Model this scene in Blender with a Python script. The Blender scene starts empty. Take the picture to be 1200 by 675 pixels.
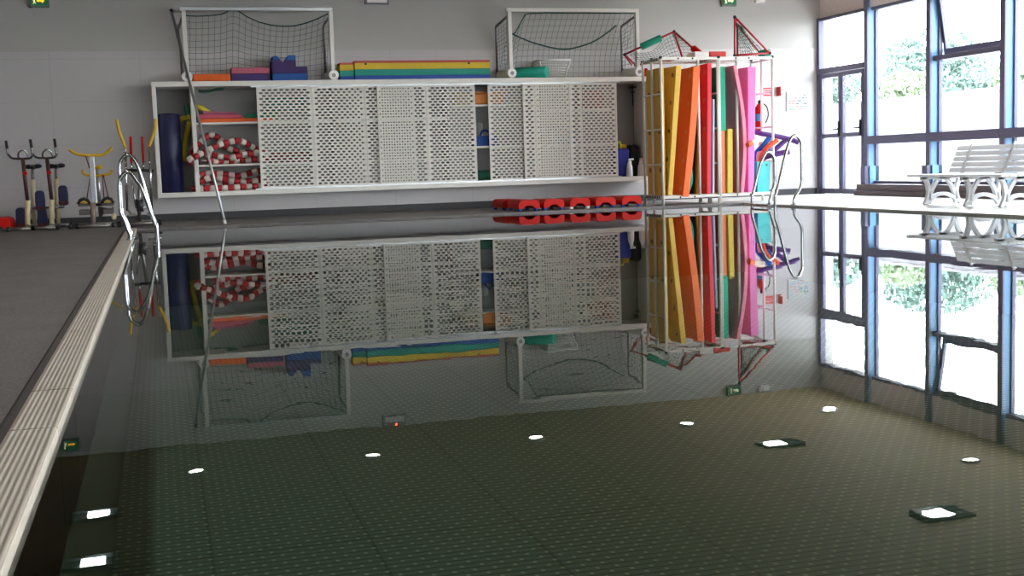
import bpy, bmesh, math, random
from mathutils import Vector, Matrix
random.seed(7)
PI = math.pi
SC = bpy.context.scene
COL = SC.collection

# ------------------------------------------------------------------ materials
def lin(h):
    c = [int(h[i:i+2], 16)/255 for i in (0, 2, 4)]
    return [x/12.92 if x <= .04045 else ((x+.055)/1.055)**2.4 for x in c] + [1]

class NT:
    def __init__(s, name):
        s.m = bpy.data.materials.new(name); s.m.use_nodes = True
        s.t = s.m.node_tree; s.t.nodes.clear()
        s.out = s.n('ShaderNodeOutputMaterial')
    def n(s, typ, **kw):
        nd = s.t.nodes.new(typ)
        for k, v in kw.items(): setattr(nd, k, v)
        return nd
    def l(s, a, b): s.t.links.new(a, b)
    def val(s, sock, v):
        if hasattr(v, 'is_linked'): s.l(v, sock)
        else: sock.default_value = v
    def math(s, op, a, b=None, c=None):
        nd = s.n('ShaderNodeMath', operation=op)
        s.val(nd.inputs[0], a)
        if b is not None: s.val(nd.inputs[1], b)
        if c is not None: s.val(nd.inputs[2], c)
        return nd.outputs[0]
    def mix(s, f, a, b):
        nd = s.n('ShaderNodeMix', data_type='RGBA')
        s.val(nd.inputs[0], f); s.val(nd.inputs[6], a); s.val(nd.inputs[7], b)
        return nd.outputs[2]
    def coord(s):
        return s.n('ShaderNodeTexCoord').outputs['Object']
    def world(s):
        return s.n('ShaderNodeNewGeometry').outputs['Position']
    def xyz(s, v):
        nd = s.n('ShaderNodeSeparateXYZ'); s.l(v, nd.inputs[0]); return nd.outputs
    def noise(s, v, scale, detail=3, rough=.5):
        nd = s.n('ShaderNodeTexNoise'); s.l(v, nd.inputs['Vector'])
        nd.inputs['Scale'].default_value = scale; nd.inputs['Detail'].default_value = detail
        nd.inputs['Roughness'].default_value = rough
        return nd.outputs['Fac']
    def ramp(s, f, a, b):
        nd = s.n('ShaderNodeMapRange'); s.l(f, nd.inputs[0])
        nd.inputs[1].default_value = a; nd.inputs[2].default_value = b
        return nd.outputs[0]
    def bump(s, h, strength, dist=.01):
        nd = s.n('ShaderNodeBump'); s.l(h, nd.inputs['Height'])
        nd.inputs['Strength'].default_value = strength; nd.inputs['Distance'].default_value = dist
        return nd.outputs[0]
    def bsdf(s, col, rough=.5, metal=0, normal=None, spec=None, emit=None, es=0):
        b = s.n('ShaderNodeBsdfPrincipled')
        s.val(b.inputs['Base Color'], col); s.val(b.inputs['Roughness'], rough)
        b.inputs['Metallic'].default_value = metal
        if spec is not None: b.inputs['Specular IOR Level'].default_value = spec
        if normal is not None: s.l(normal, b.inputs['Normal'])
        if emit is not None:
            b.inputs['Emission Color'].default_value = emit; b.inputs['Emission Strength'].default_value = es
        s.l(b.outputs[0], s.out.inputs[0])
        return s.m

MATS = {}
def mat(name, hexcol, rough=.5, metal=0, var=.12, scale=14, bump=0, emit=None, es=0):
    """plain coloured surface with a little mottling of its own"""
    if name in MATS: return MATS[name]
    t = NT(name); c = lin(hexcol)
    f = t.noise(t.coord(), scale)
    dark = [x*(1-var) for x in c[:3]] + [1]; lite = [min(1, x*(1+var*.6)) for x in c[:3]] + [1]
    col = t.mix(f, dark, lite)
    nrm = t.bump(t.noise(t.coord(), scale*6), bump) if bump else None
    MATS[name] = t.bsdf(col, rough, metal, nrm, emit=lin(emit) if emit else None, es=es)
    return MATS[name]

def M_wall_tile():
    t = NT('glazed wall panel'); x, y, z = t.xyz(t.world())
    fx = t.math('FRACT', t.math('DIVIDE', t.math('ADD', x, 40.15), 1.25))
    gx = t.math('LESS_THAN', fx, .006)
    fz = t.math('FRACT', t.math('DIVIDE', t.math('ADD', z, .06), .62)); gz = t.math('LESS_THAN', fz, .008)
    g = t.math('MAXIMUM', gx, gz)
    v = t.noise(t.world(), .6, 2)
    base = t.mix(v, lin('b9b4b5'), lin('c8c3c5'))
    return t.bsdf(t.mix(t.math('MULTIPLY', g, .35), base, lin('8a8888')), .3)
def M_wall_paint():
    t = NT('grey wall paint'); v = t.noise(t.world(), .9, 3)
    return t.bsdf(t.mix(v, lin('b3b0ae'), lin('bab7b5')), .75)
def M_deck():
    t = NT('grainy deck floor'); p = t.world()
    a = t.noise(p, 90, 4, .7); b = t.noise(p, 2.2, 3)
    c = t.mix(t.ramp(a, .35, .65), lin('565150'), lin('847d7c'))
    c = t.mix(t.math('MULTIPLY', t.ramp(b, .45, .75), .35), c, lin('645d5a'))
    return t.bsdf(c, t.math('MULTIPLY_ADD', b, -.3, .75), normal=t.bump(a, .5, .006))
def M_deck_tile():
    t = NT('pale deck tile'); p = t.world(); x, y, z = t.xyz(p)
    gx = t.math('LESS_THAN', t.math('FRACT', t.math('DIVIDE', t.math('ADD', x, 20), .3)), .02)
    gy = t.math('LESS_THAN', t.math('FRACT', t.math('DIVIDE', t.math('ADD', y, 20), .3)), .02)
    c = t.mix(t.noise(p, 3), lin('c9c4bf'), lin('dcd8d4'))
    return t.bsdf(t.mix(t.math('MULTIPLY', t.math('MAXIMUM', gx, gy), .4), c, lin('8d8782')), .3)
def M_coping():
    t = NT('ribbed coping tile'); p = t.world(); x, y, z = t.xyz(p)
    rib = t.math('SINE', t.math('MULTIPLY', x, 2*PI/.0145))
    gy = t.math('LESS_THAN', t.math('FRACT', t.math('DIVIDE', t.math('ADD', y, 20.02), .123)), .02)
    n = t.noise(p, 9, 4)
    c = t.mix(n, lin('c8bcae'), lin('e0d5c8'))
    c = t.mix(t.math('MULTIPLY', t.ramp(rib, .2, 1), .22), c, lin('a89d90'))
    st = t.math('MULTIPLY', t.ramp(t.noise(p, 1.7, 4, .7), .62, .72), .35)
    c = t.mix(st, c, lin('8a6a38'))
    c = t.mix(t.math('MULTIPLY', gy, .12), c, lin('6a6058'))
    return t.bsdf(c, .45, normal=t.bump(rib, .35, .003))
def M_ceiling():
    t = NT('brown slatted ceiling'); p = t.world(); x, y, z = t.xyz(p)
    g = t.math('LESS_THAN', t.math('FRACT', t.math('DIVIDE', t.math('ADD', y, 30), .1)), .12)
    c = t.mix(t.noise(p, 3, 3), lin('927e5e'), lin('a08c6c'))
    return t.bsdf(t.mix(t.math('MULTIPLY', g, .6), c, lin('33291f')), .6)
def M_pool_floor():
    t = NT('slatted pool floor'); p = t.world(); x, y, z = t.xyz(p)
    X0 = t.math('ADD', x, 40); Y0 = t.math('ADD', y, 40)
    row = t.math('DIVIDE', Y0, .056)
    fr = t.math('FRACT', row); ri = t.math('FLOOR', row)
    gap = t.math('LESS_THAN', fr, .22)
    st = t.math('MULTIPLY', t.math('MODULO', ri, 2), .5)
    fx = t.math('FRACT', t.math('ADD', t.math('DIVIDE', X0, .088), st))
    dx = t.math('MULTIPLY', t.math('SUBTRACT', fx, .5), .088)
    dy = t.math('MULTIPLY', t.math('SUBTRACT', fr, .6), .056)
    d2 = t.math('ADD', t.math('MULTIPLY', dx, dx), t.math('MULTIPLY', t.math('MULTIPLY', dy, dy), .6))
    dot = t.math('LESS_THAN', d2, .0095**2)
    px = t.math('LESS_THAN', t.math('FRACT', t.math('DIVIDE', X0, .704)), .022)
    py = t.math('LESS_THAN', t.math('FRACT', t.math('DIVIDE', Y0, 1.68)), .012)
    n = t.noise(p, 1.3, 3)
    c = t.mix(n, lin('6c867a'), lin('7a9486'))
    c = t.mix(t.math('MULTIPLY', gap, .8), c, lin('3a4036'))
    c = t.mix(t.math('MULTIPLY', t.math('MAXIMUM', px, py), .45), c, lin('20231b'))
    c = t.mix(t.math('MULTIPLY', dot, .8), c, lin('c8d2ba'))
    return t.bsdf(c, .7)
def M_water():
    t = NT('pool water')
    nrm = t.n('ShaderNodeBump'); nrm.inputs['Strength'].default_value = 1; nrm.inputs['Distance'].default_value = .00022
    mp = t.n('ShaderNodeMapping'); t.l(t.coord(), mp.inputs[0]); mp.inputs['Scale'].default_value = (1, .8, 1)
    t.l(t.noise(mp.outputs[0], 5.5, 2, .45), nrm.inputs['Height'])
    fr = t.n('ShaderNodeFresnel'); fr.inputs[0].default_value = 1.333; t.l(nrm.outputs[0], fr.inputs['Normal'])
    tr = t.n('ShaderNodeBsdfTransparent'); tr.inputs[0].default_value = (.84, .93, .87, 1)
    gl = t.n('ShaderNodeBsdfGlossy'); gl.inputs['Roughness'].default_value = 0; gl.inputs[0].default_value = (.98, 1, .99, 1)
    t.l(nrm.outputs[0], gl.inputs['Normal'])
    mx = t.n('ShaderNodeMixShader'); t.l(fr.outputs[0], mx.inputs[0]); t.l(tr.outputs[0], mx.inputs[1]); t.l(gl.outputs[0], mx.inputs[2])
    t.l(mx.outputs[0], t.out.inputs[0]); return t.m
def M_glass():
    t = NT('window glass')
    lw = t.n('ShaderNodeLayerWeight'); lw.inputs[0].default_value = .5
    f5 = t.math('MULTIPLY_ADD', t.math('POWER', lw.outputs['Facing'], 5), .9, .03)
    tr = t.n('ShaderNodeBsdfTransparent'); tr.inputs[0].default_value = (.96, .985, .985, 1)
    gl = t.n('ShaderNodeBsdfGlossy'); gl.inputs['Roughness'].default_value = 0
    mx = t.n('ShaderNodeMixShader'); t.l(f5, mx.inputs[0]); t.l(tr.outputs[0], mx.inputs[1]); t.l(gl.outputs[0], mx.inputs[2])
    t.l(mx.outputs[0], t.out.inputs[0]); return t.m
def M_leaves(name, a, b):
    t = NT(name); return t.bsdf(t.mix(t.noise(t.world(), 2.2, 3), lin(a), lin(b)), .6)
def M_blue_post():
    t = NT('blue post side'); return t.bsdf(t.mix(t.noise(t.coord(), 4), lin('5a88b4'), lin('6491bb')), .35)  # blue for the post sides; the front strips take the frame colour

WT, WP, DK, DT, CP, CE, PF, WA, GL = M_wall_tile(), M_wall_paint(), M_deck(), M_deck_tile(), M_coping(), M_ceiling(), M_pool_floor(), M_water(), M_glass()
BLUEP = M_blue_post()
WHITE = mat('white lacquered steel', 'e6e2dc', .35, var=.04)
WMESH = mat('white expanded mesh', 'f0ece4', .45, var=.05)
def M_bench():
    t = NT('white bench plastic'); c = t.mix(t.noise(t.coord(), 12), lin('e6e6e8'), lin('f0f0f2'))
    p = t.n('ShaderNodeBsdfPrincipled'); t.l(c, p.inputs['Base Color']); p.inputs['Roughness'].default_value = .4
    q = t.n('ShaderNodeBsdfTranslucent'); t.l(c, q.inputs[0])
    m = t.n('ShaderNodeMixShader'); m.inputs[0].default_value = .3; t.l(p.outputs[0], m.inputs[1]); t.l(q.outputs[0], m.inputs[2]); t.l(m.outputs[0], t.out.inputs[0]); return t.m
BENCH = M_bench()
WPLAST = mat('white plastic', 'eeecec', .4, var=.03)
STEEL = mat('polished steel', 'c8ccd0', .16, 1, var=.05)
DSTEEL = mat('dull steel tube', '8b8683', .35, .8)
ALU = mat('brushed aluminium', 'b9bcc0', .35, .9, var=.06)
BLACK = mat('black plastic', '141416', .5)
DGREY = mat('dark grey baseboard', '302f32', .5)
FRAME = mat('violet grey window frame', '5a5870', .4, .2, var=.05)
SILL = mat('dark brown sill', '5a4c50', .5)
CREAM = mat('cream lacquer', 'd8c8a0', .45)
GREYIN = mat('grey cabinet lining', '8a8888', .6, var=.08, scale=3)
NAVY = mat('navy foam', '0f1244', .5)
RED = mat('red plastic', 'c01206', .5); RED.node_tree.nodes['Principled BSDF'].inputs['Specular IOR Level'].default_value = .2
DRED = mat('dark red tube', 'b01e24', .4)
BLUE = mat('blue plastic', '1f4fb8', .45)
NETM = mat('dark green net cord', '1f4a40', .8)
YEL = mat('yellow grip', 'e0b01c', .55)

# ------------------------------------------------------------------ mesh builder
class MB:
    def __init__(s): s.v = []; s.f = []; s.mi = []; s.smooth = []
    def add(s, vs, fs, mi=0, smooth=False):
        o = len(s.v); s.v += [tuple(v) for v in vs]
        for f in fs: s.f.append(tuple(i+o for i in f)); s.mi.append(mi); s.smooth.append(smooth)
        return s
    def box(s, x0, x1, y0, y1, z0, z1, mi=0):
        vs = [(x, y, z) for z in (z0, z1) for y in (y0, y1) for x in (x0, x1)]
        return s.add(vs, [(0,2,3,1),(4,5,7,6),(0,1,5,4),(2,6,7,3),(0,4,6,2),(1,3,7,5)], mi)
    def hexa(s, b, t, mi=0):
        """eight corners: four below, four above, each going round"""
        return s.add(list(b)+list(t), [(3,2,1,0),(4,5,6,7)]+[(i,(i+1)%4,4+(i+1)%4,4+i) for i in range(4)], mi)
    def bar(s, p0, p1, w, d, up=(0,0,1), mi=0):
        p0, p1 = Vector(p0), Vector(p1); a = (p1-p0).normalized(); u = Vector(up)
        if abs(a.dot(u)) > .98: u = Vector((0,1,0))
        r = a.cross(u).normalized()*w/2; q = a.cross(r).normalized()*d/2
        return s.hexa([p0-r-q, p0+r-q, p0+r+q, p0-r+q], [p1-r-q, p1+r-q, p1+r+q, p1-r+q], mi)
    def tube(s, pts, r, n=10, mi=0, closed=False, caps=True):
        pts = [Vector(p) for p in pts]; m = len(pts); vs = []; fs = []
        rr = r if isinstance(r, (list, tuple)) else [r]*m
        ref = None
        for i, p in enumerate(pts):
            if closed: d = (pts[(i+1) % m]-pts[i-1])
            else: d = pts[min(i+1, m-1)]-pts[max(i-1, 0)]
            d.normalize()
            if ref is None:
                ref = Vector((0,0,1)) if abs(d.z) < .9 else Vector((0,1,0))
                ref = (ref-d*ref.dot(d)).normalized()
            else:
                ref = ref-d*ref.dot(d)
                if ref.length < 1e-5: ref = Vector((1,0,0))-d*d.x
                ref.normalize()
            w = d.cross(ref)
            for k in range(n):
                a = 2*PI*k/n; vs.append(p+(ref*math.cos(a)+w*math.sin(a))*rr[i])
        for i in range(m if closed else m-1):
            for k in range(n):
                a, b = i*n+k, i*n+(k+1) % n; c, d2 = ((i+1) % m)*n+(k+1) % n, ((i+1) % m)*n+k
                fs.append((a, b, c, d2))
        s.add(vs, fs, mi, True)
        if caps and not closed:
            s.add(vs[:n], [tuple(reversed(range(n)))], mi); s.add(vs[-n:], [tuple(range(n))], mi)
        return s
    def cyl(s, p0, p1, r, n=20, mi=0, r2=None):
        return s.tube([p0, p1], [r, r if r2 is None else r2], n, mi)
    def prism(s, poly, axis, a0, a1, mi=0):
        """poly in the two other axes (order kept), pushed along axis from a0 to a1"""
        def P(u, v, w): return {0: (w, u, v), 1: (u, w, v), 2: (u, v, w)}[axis]
        n = len(poly); vs = [P(u, v, a0) for u, v in poly]+[P(u, v, a1) for u, v in poly]
        return s.add(vs, [tuple(range(n)), tuple(reversed(range(n, 2*n)))]+[(i, n+i, n+(i+1) % n, (i+1) % n) for i in range(n)], mi)
    def ring(s, outer, inner, axis, a0, a1, mi=0):
        """closed band between two outlines of equal length, given depth"""
        def P(p, w): u, v = p; return {0: (w, u, v), 1: (u, w, v), 2: (u, v, w)}[axis]
        n = len(outer); vs = [P(p, a0) for p in outer]+[P(p, a0) for p in inner]+[P(p, a1) for p in outer]+[P(p, a1) for p in inner]; fs = []
        for i in range(n):
            j = (i+1) % n
            fs += [(i, j, n+j, n+i), (2*n+i, 3*n+i, 3*n+j, 2*n+j), (i, 2*n+i, 2*n+j, j), (n+i, n+j, 3*n+j, 3*n+i)]
        return s.add(vs, fs, mi)
    def ball(s, c, r, n=12, m=8, mi=0, sc=(1,1,1)):
        vs = []; fs = []
        for i in range(m+1):
            t = PI*i/m
            for k in range(n):
                a = 2*PI*k/n
                vs.append((c[0]+r*sc[0]*math.sin(t)*math.cos(a), c[1]+r*sc[1]*math.sin(t)*math.sin(a), c[2]+r*sc[2]*math.cos(t)))
        for i in range(m):
            for k in range(n): fs.append((i*n+k, (i+1)*n+k, (i+1)*n+(k+1) % n, i*n+(k+1) % n))
        return s.add(vs, fs, mi, True)
    def build(s, name, mats, parent=None, bevel=0, origin=None, solid=0, seg=2):
        """parts are given in world coordinates and handed to their parent in its own frame"""
        if not isinstance(mats, (list, tuple)): mats = [mats]
        xs = list(zip(*s.v))
        if parent is not None: base = Vector((0,0,0)); inv = WM[parent.name].inverted()
        else:
            base = Vector(origin) if origin else Vector(((min(xs[0])+max(xs[0]))/2, (min(xs[1])+max(xs[1]))/2, min(xs[2]))); inv = None
        if inv is None: vs = [Vector(v)-base for v in s.v]
        else: vs = [inv @ Vector(v) for v in s.v]
        me = bpy.data.meshes.new(name); me.from_pydata(vs, [], s.f); 
        for m_ in mats: me.materials.append(m_)
        me.polygons.foreach_set('material_index', s.mi); me.polygons.foreach_set('use_smooth', s.smooth)
        bm = bmesh.new(); bm.from_mesh(me); bmesh.ops.remove_doubles(bm, verts=bm.verts, dist=1e-5)
        bmesh.ops.recalc_face_normals(bm, faces=bm.faces); bm.to_mesh(me); bm.free(); me.update()
        o = bpy.data.objects.new(name, me); COL.objects.link(o)
        if parent is not None: o.parent = parent; WM[o.name] = WM[parent.name]
        else: o.location = base; WM[o.name] = Matrix.Translation(base)
        if solid:
            md = o.modifiers.new('thickness', 'SOLIDIFY'); md.thickness = solid; md.offset = 0
        if bevel:
            md = o.modifiers.new('soft edge', 'BEVEL'); md.width = bevel; md.segments = seg; md.limit_method = 'ANGLE'; md.angle_limit = math.radians(40)
        return o
WM = {}
def tag(o, label=None, cat=None, group=None, kind=None):
    if label: o['label'] = label
    if cat: o['category'] = cat
    if group: o['group'] = group
    if kind: o['kind'] = kind
    return o
def thing(name, label, cat, loc, group=None):
    o = bpy.data.objects.new(name, None); o.empty_display_size = .1; COL.objects.link(o)
    o.location = loc; WM[o.name] = Matrix.Translation(Vector(loc))
    return tag(o, label, cat, group)
def S(o): return tag(o, kind='structure')
def dup(o, parent=None):
    c = o.copy(); COL.objects.link(c); WM[c.name] = WM[o.name]
    if parent is not None: c.parent = parent
    for ch in list(o.children): dup(ch, c)
    return c
def smooth_path(pts, k=6, closed=False):
    pts = [Vector(p) for p in pts]; out = []; n = len(pts)
    for i in range(n if closed else n-1):
        p1, p2 = pts[i], pts[(i+1) % n]
        p0 = pts[i-1] if (i > 0 or closed) else p1; p3 = pts[(i+2) % n] if (i < n-2 or closed) else p2
        for j in range(k):
            t = j/k
            out.append(.5*((2*p1)+(p2-p0)*t+(2*p0-5*p1+4*p2-p3)*t*t+(3*p1-p0-3*p2+p3)*t**3))
    if not closed: out.append(pts[-1])
    return out

# ------------------------------------------------------------------ camera
cd = bpy.data.cameras.new('camera'); cam = bpy.data.objects.new('camera', cd); COL.objects.link(cam); SC.camera = cam
cd.sensor_width = 36; cd.lens = 1414.2147/1200*36; cd.clip_end = 300; cd.clip_start = .05
pi_, ya, ro = math.radians(5.7886), math.radians(16.1597), math.radians(-1.8265)
fw = Vector((math.sin(ya)*math.cos(pi_), math.cos(ya)*math.cos(pi_), -math.sin(pi_)))
r0 = Vector((math.cos(ya), -math.sin(ya), 0)); u0 = r0.cross(fw)
rr_ = math.cos(ro)*r0+math.sin(ro)*u0; uu = -math.sin(ro)*r0+math.cos(ro)*u0
R_ = Matrix((rr_, uu, -fw)).transposed()
cam.matrix_world = Matrix.Translation((0, 0, .68)) @ R_.to_4x4()

# ------------------------------------------------------------------ setting
XL, XR, YF, YN = -.29, 8.30, 16.20, -3.5          # pool rim
X0, X1, Y0, Y1, ZC = -6.0, 11.095, -6.0, 18.86, 3.417
DZ = .02
# deck around the basin
b = MB(); b.box(X0, -.45, Y0, Y1, -.3, DZ); b.box(-.45, 8.0, YF+.22, Y1, -.3, DZ); b.box(-.45, 8.0, Y0, YN, -.3, DZ)
S(b.build('floor', DK, origin=(0,0,0)))
b = MB(); b.box(8.0+.55, X1+.3, Y0, Y1, -.3, DZ); b.box(8.0, 8.55, YF+.22, Y1, -.3, DZ); b.box(8.0, 8.55, Y0, YN, -.3, DZ)
S(b.build('floor_side', DT, origin=(0,0,0)))
# coping strips
b = MB()
ys = [YN, -.5, 3.37, 3.98, 7.9, 11.9, YF+.2]
for a, c in zip(ys, ys[1:]): b.box(-.415, XL, a+.006, c-.006, -.3, .03)
S(b.build('trim_1', CP, origin=(0,0,0), bevel=.006))
b = MB(); b.box(-.45, -.418, YN, YF+.22, -.3, .012); S(b.build('trim_2', mat('dark gutter strip', '4a423c', .6), origin=(0,0,0)))
b = MB(); b.box(XL, 8.55, YF, YF+.22, -.3, DZ+.004); S(b.build('trim_3', DK, origin=(0,0,0), bevel=.004))
b = MB(); b.box(XR, 8.55, YN, YF, -.3, DZ+.004); S(b.build('trim_4', DT, origin=(0,0,0), bevel=.004))
# basin
ZF = -1.0
b = MB(); b.box(XL-.1, XR+.1, YN-.1, YF+.1, ZF-.1, ZF); S(b.build('pool_floor', PF, origin=(0,0,0)))
b = MB()
b.box(XL-.1, XL, YN, YF, ZF, -.01); b.box(XR, XR+.1, YN, YF, ZF, -.01); b.box(XL-.1, XR+.1, YF, YF+.1, ZF, -.01); b.box(XL-.1, XR+.1, YN-.1, YN, ZF, -.01)
S(b.build('pool_wall', mat('green pool tile', '76806e', .4), origin=(0,0,0)))
b = MB(); b.add([(XL, YN, 0), (XR, YN, 0), (XR, YF, 0), (XL, YF, 0)], [(0,1,2,3)]); o = b.build('pool_water', WA, origin=(0,0,0)); S(o)
# walls
JZ = 2.53
b = MB(); b.box(X0, X1+.3, Y1, Y1+.2, -.3, JZ, 0); b.box(X0, X1+.3, Y1+.012, Y1+.2, JZ, ZC+.05, 1)
S(b.build('wall_back', [WT, WP], origin=(0,0,0)))
b = MB(); b.box(X0, X1-.02, Y1-.015, Y1, DZ, .125); S(b.build('baseboard_back', DGREY, origin=(0,0,0)))
b = MB(); b.box(X0-.2, X0, Y0, Y1, -.3, ZC+.05); S(b.build('wall_left', WP, origin=(0,0,0)))
FILL_WIN = [(1.2, 2.9), (3.5, 5.2), (5.8, 7.5), (8.1, 9.8)]  # windows added behind the camera to give frontal fill light
b = MB(); b.box(X0, X1+.3, Y0-.2, Y0, -.3, 1.0); b.box(X0, X1+.3, Y0-.2, Y0, 2.6, ZC+.05)
ed = [X0]+[v for p in FILL_WIN for v in p]+[X1+.3]
for k in range(0, len(ed), 2): b.box(ed[k], ed[k+1], Y0-.2, Y0, 1.0, 2.6)
S(b.build('wall_front', WP, origin=(0,0,0)))
for k, (xa, xb) in enumerate(FILL_WIN):
    w = bpy.data.objects.new('window_%d' % (20+k), None); COL.objects.link(w); w.location = ((xa+xb)/2, Y0-.1, 1.0); WM[w.name] = Matrix.Translation(w.location); S(w)
    b = MB(); b.box(xa, xa+.06, Y0-.14, Y0-.06, 1.0, 2.6); b.box(xb-.06, xb, Y0-.14, Y0-.06, 1.0, 2.6); b.box(xa+.06, xb-.06, Y0-.14, Y0-.06, 1.0, 1.06); b.box(xa+.06, xb-.06, Y0-.14, Y0-.06, 2.54, 2.6); b.box((xa+xb)/2-.03, (xa+xb)/2+.03, Y0-.14, Y0-.06, 1.06, 2.54)
    b.build('window_frame', FRAME, w); b = MB(); b.box(xa+.06, xb-.06, Y0-.104, Y0-.096, 1.06, 2.54); b.build('pane', GL, w)
b = MB(); b.box(X1+.06, X1+.3, Y0, Y1, 3.03, ZC+.05); S(b.build('wall_right', mat('warm grey header panel', 'd8cecd', .6), origin=(0,0,0)))
b = MB(); b.box(X0-.2, X1+.3, Y0-.2, Y1+.2, ZC, ZC+.2); S(b.build('ceiling', CE, origin=(0,0,0)))

# facade: posts, door bay, window bays
PY = [17.41-1.655*i for i in range(14)]
for i, y in enumerate(PY):
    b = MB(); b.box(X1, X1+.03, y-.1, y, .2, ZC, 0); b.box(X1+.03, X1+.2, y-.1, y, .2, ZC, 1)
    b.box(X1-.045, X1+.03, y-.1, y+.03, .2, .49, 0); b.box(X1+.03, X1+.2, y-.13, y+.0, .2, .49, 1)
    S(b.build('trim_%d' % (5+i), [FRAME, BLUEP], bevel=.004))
b = MB(); b.box(10.97, X1+.2, Y0, 17.44, DZ, .2, 0); b.box(10.93, 10.97, Y0, 17.46, DZ, .1, 0)
S(b.build('trim_30', SILL, origin=(0,0,0), bevel=.004))
GX = X1+.17
for i in range(13):
    ya_, yb = PY[i+1], PY[i]-.1
    w = bpy.data.objects.new('window_%d' % (i+1), None); COL.objects.link(w); w.location = (GX, (ya_+yb)/2, .2); WM[w.name] = Matrix.Translation(w.location); S(w)
    opening = (i % 2 == 1)
    b = MB(); b.box(X1-.005, X1+.2, ya_, yb, .84, .975); b.box(X1+.08, X1+.2, ya_, yb, 2.98, 3.03); b.box(X1+.1, X1+.2, ya_, yb, .2, .245)
    for e0, e1 in ((ya_, ya_+.03), (yb-.03, yb)): b.box(GX-.03, GX+.03, e0, e1, .245, 2.98)
    if opening: b.box(X1+.06, X1+.2, ya_, yb, 2.03, 2.1)
    b.build('window_frame', FRAME, w, bevel=.003)
    b = MB()
    for z0, z1 in (((.245, .84), (.975, 2.03)) if opening else ((.245, .84), (.975, 2.98))): b.box(GX-.004, GX+.004, ya_+.03, yb-.03, z0, z1)
    b.build('pane', GL, w)
    if opening:                                   # hopper sash, hinged above, pushed outwards
        L = .88; an = math.radians(9); hz = 2.97; hx = X1+.1
        def P(d, off, y): return (hx+d*math.sin(an)+off*math.cos(an), y, hz-d*math.cos(an)+off*math.sin(an))
        def beam(bb, d0, d1, y0, y1, t0=0, t1=.05):
            bb.hexa([P(d0,t0,y0),P(d1,t0,y0),P(d1,t1,y0),P(d0,t1,y0)], [P(d0,t0,y1),P(d1,t0,y1),P(d1,t1,y1),P(d0,t1,y1)])
        b = MB(); beam(b, 0, .06, ya_+.02, yb-.02); beam(b, L-.1, L, ya_+.02, yb-.02); beam(b, 0, L, ya_+.02, ya_+.08); beam(b, 0, L, yb-.08, yb-.02)
        b.build('sash', FRAME, w, bevel=.003)
        b = MB(); beam(b, .06, L-.1, ya_+.08, yb-.08, .02, .028); b.build('sash_pane', GL, w)
# double glazed door in the corner bay
d = bpy.data.objects.new('door_1', None); COL.objects.link(d); d.location = (X1, 18.12, DZ); WM[d.name] = Matrix.Translation(d.location); S(d)
b = MB(); b.box(X1-.01, X1+.09, 18.77, 18.85, DZ, 3.03); b.box(X1-.01, X1+.09, 17.41, 18.77, 2.08, 2.17); b.box(X1, X1+.08, 17.41, 18.77, 2.98, 3.03)
b.build('door_frame', FRAME, d, bevel=.003)
b = MB(); b.box(X1+.03, X1+.038, 17.42, 18.77, 2.17, 2.98); b.build('transom_pane', GL, d)
for (a0, a1, hy) in ((18.115, 18.76, 18.15), (17.43, 18.1, 17.5)):
    b = MB(); b.box(X1, X1+.06, a0, a0+.06, .03, 2.07); b.box(X1, X1+.06, a1-.06, a1, .03, 2.07)
    for z0, z1 in ((.03, .12), (.98, 1.05), (2.0, 2.07)): b.box(X1, X1+.06, a0+.06, a1-.06, z0, z1)
    lf = b.build('door_leaf', FRAME, d, bevel=.003)
    b = MB(); b.box(X1+.025, X1+.033, a0+.06, a1-.06, .12, .98); b.box(X1+.025, X1+.033, a0+.06, a1-.06, 1.05, 2.0); b.build('pane', GL, lf)
    b = MB(); b.box(X1-.02, X1, hy-.02, hy+.02, 1.0, 1.25); b.tube([(X1-.01, hy, 1.12), (X1-.06, hy, 1.12), (X1-.06, hy+.1, 1.12)], .011, 8)
    b.build('handle', BLACK, lf)

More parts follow.
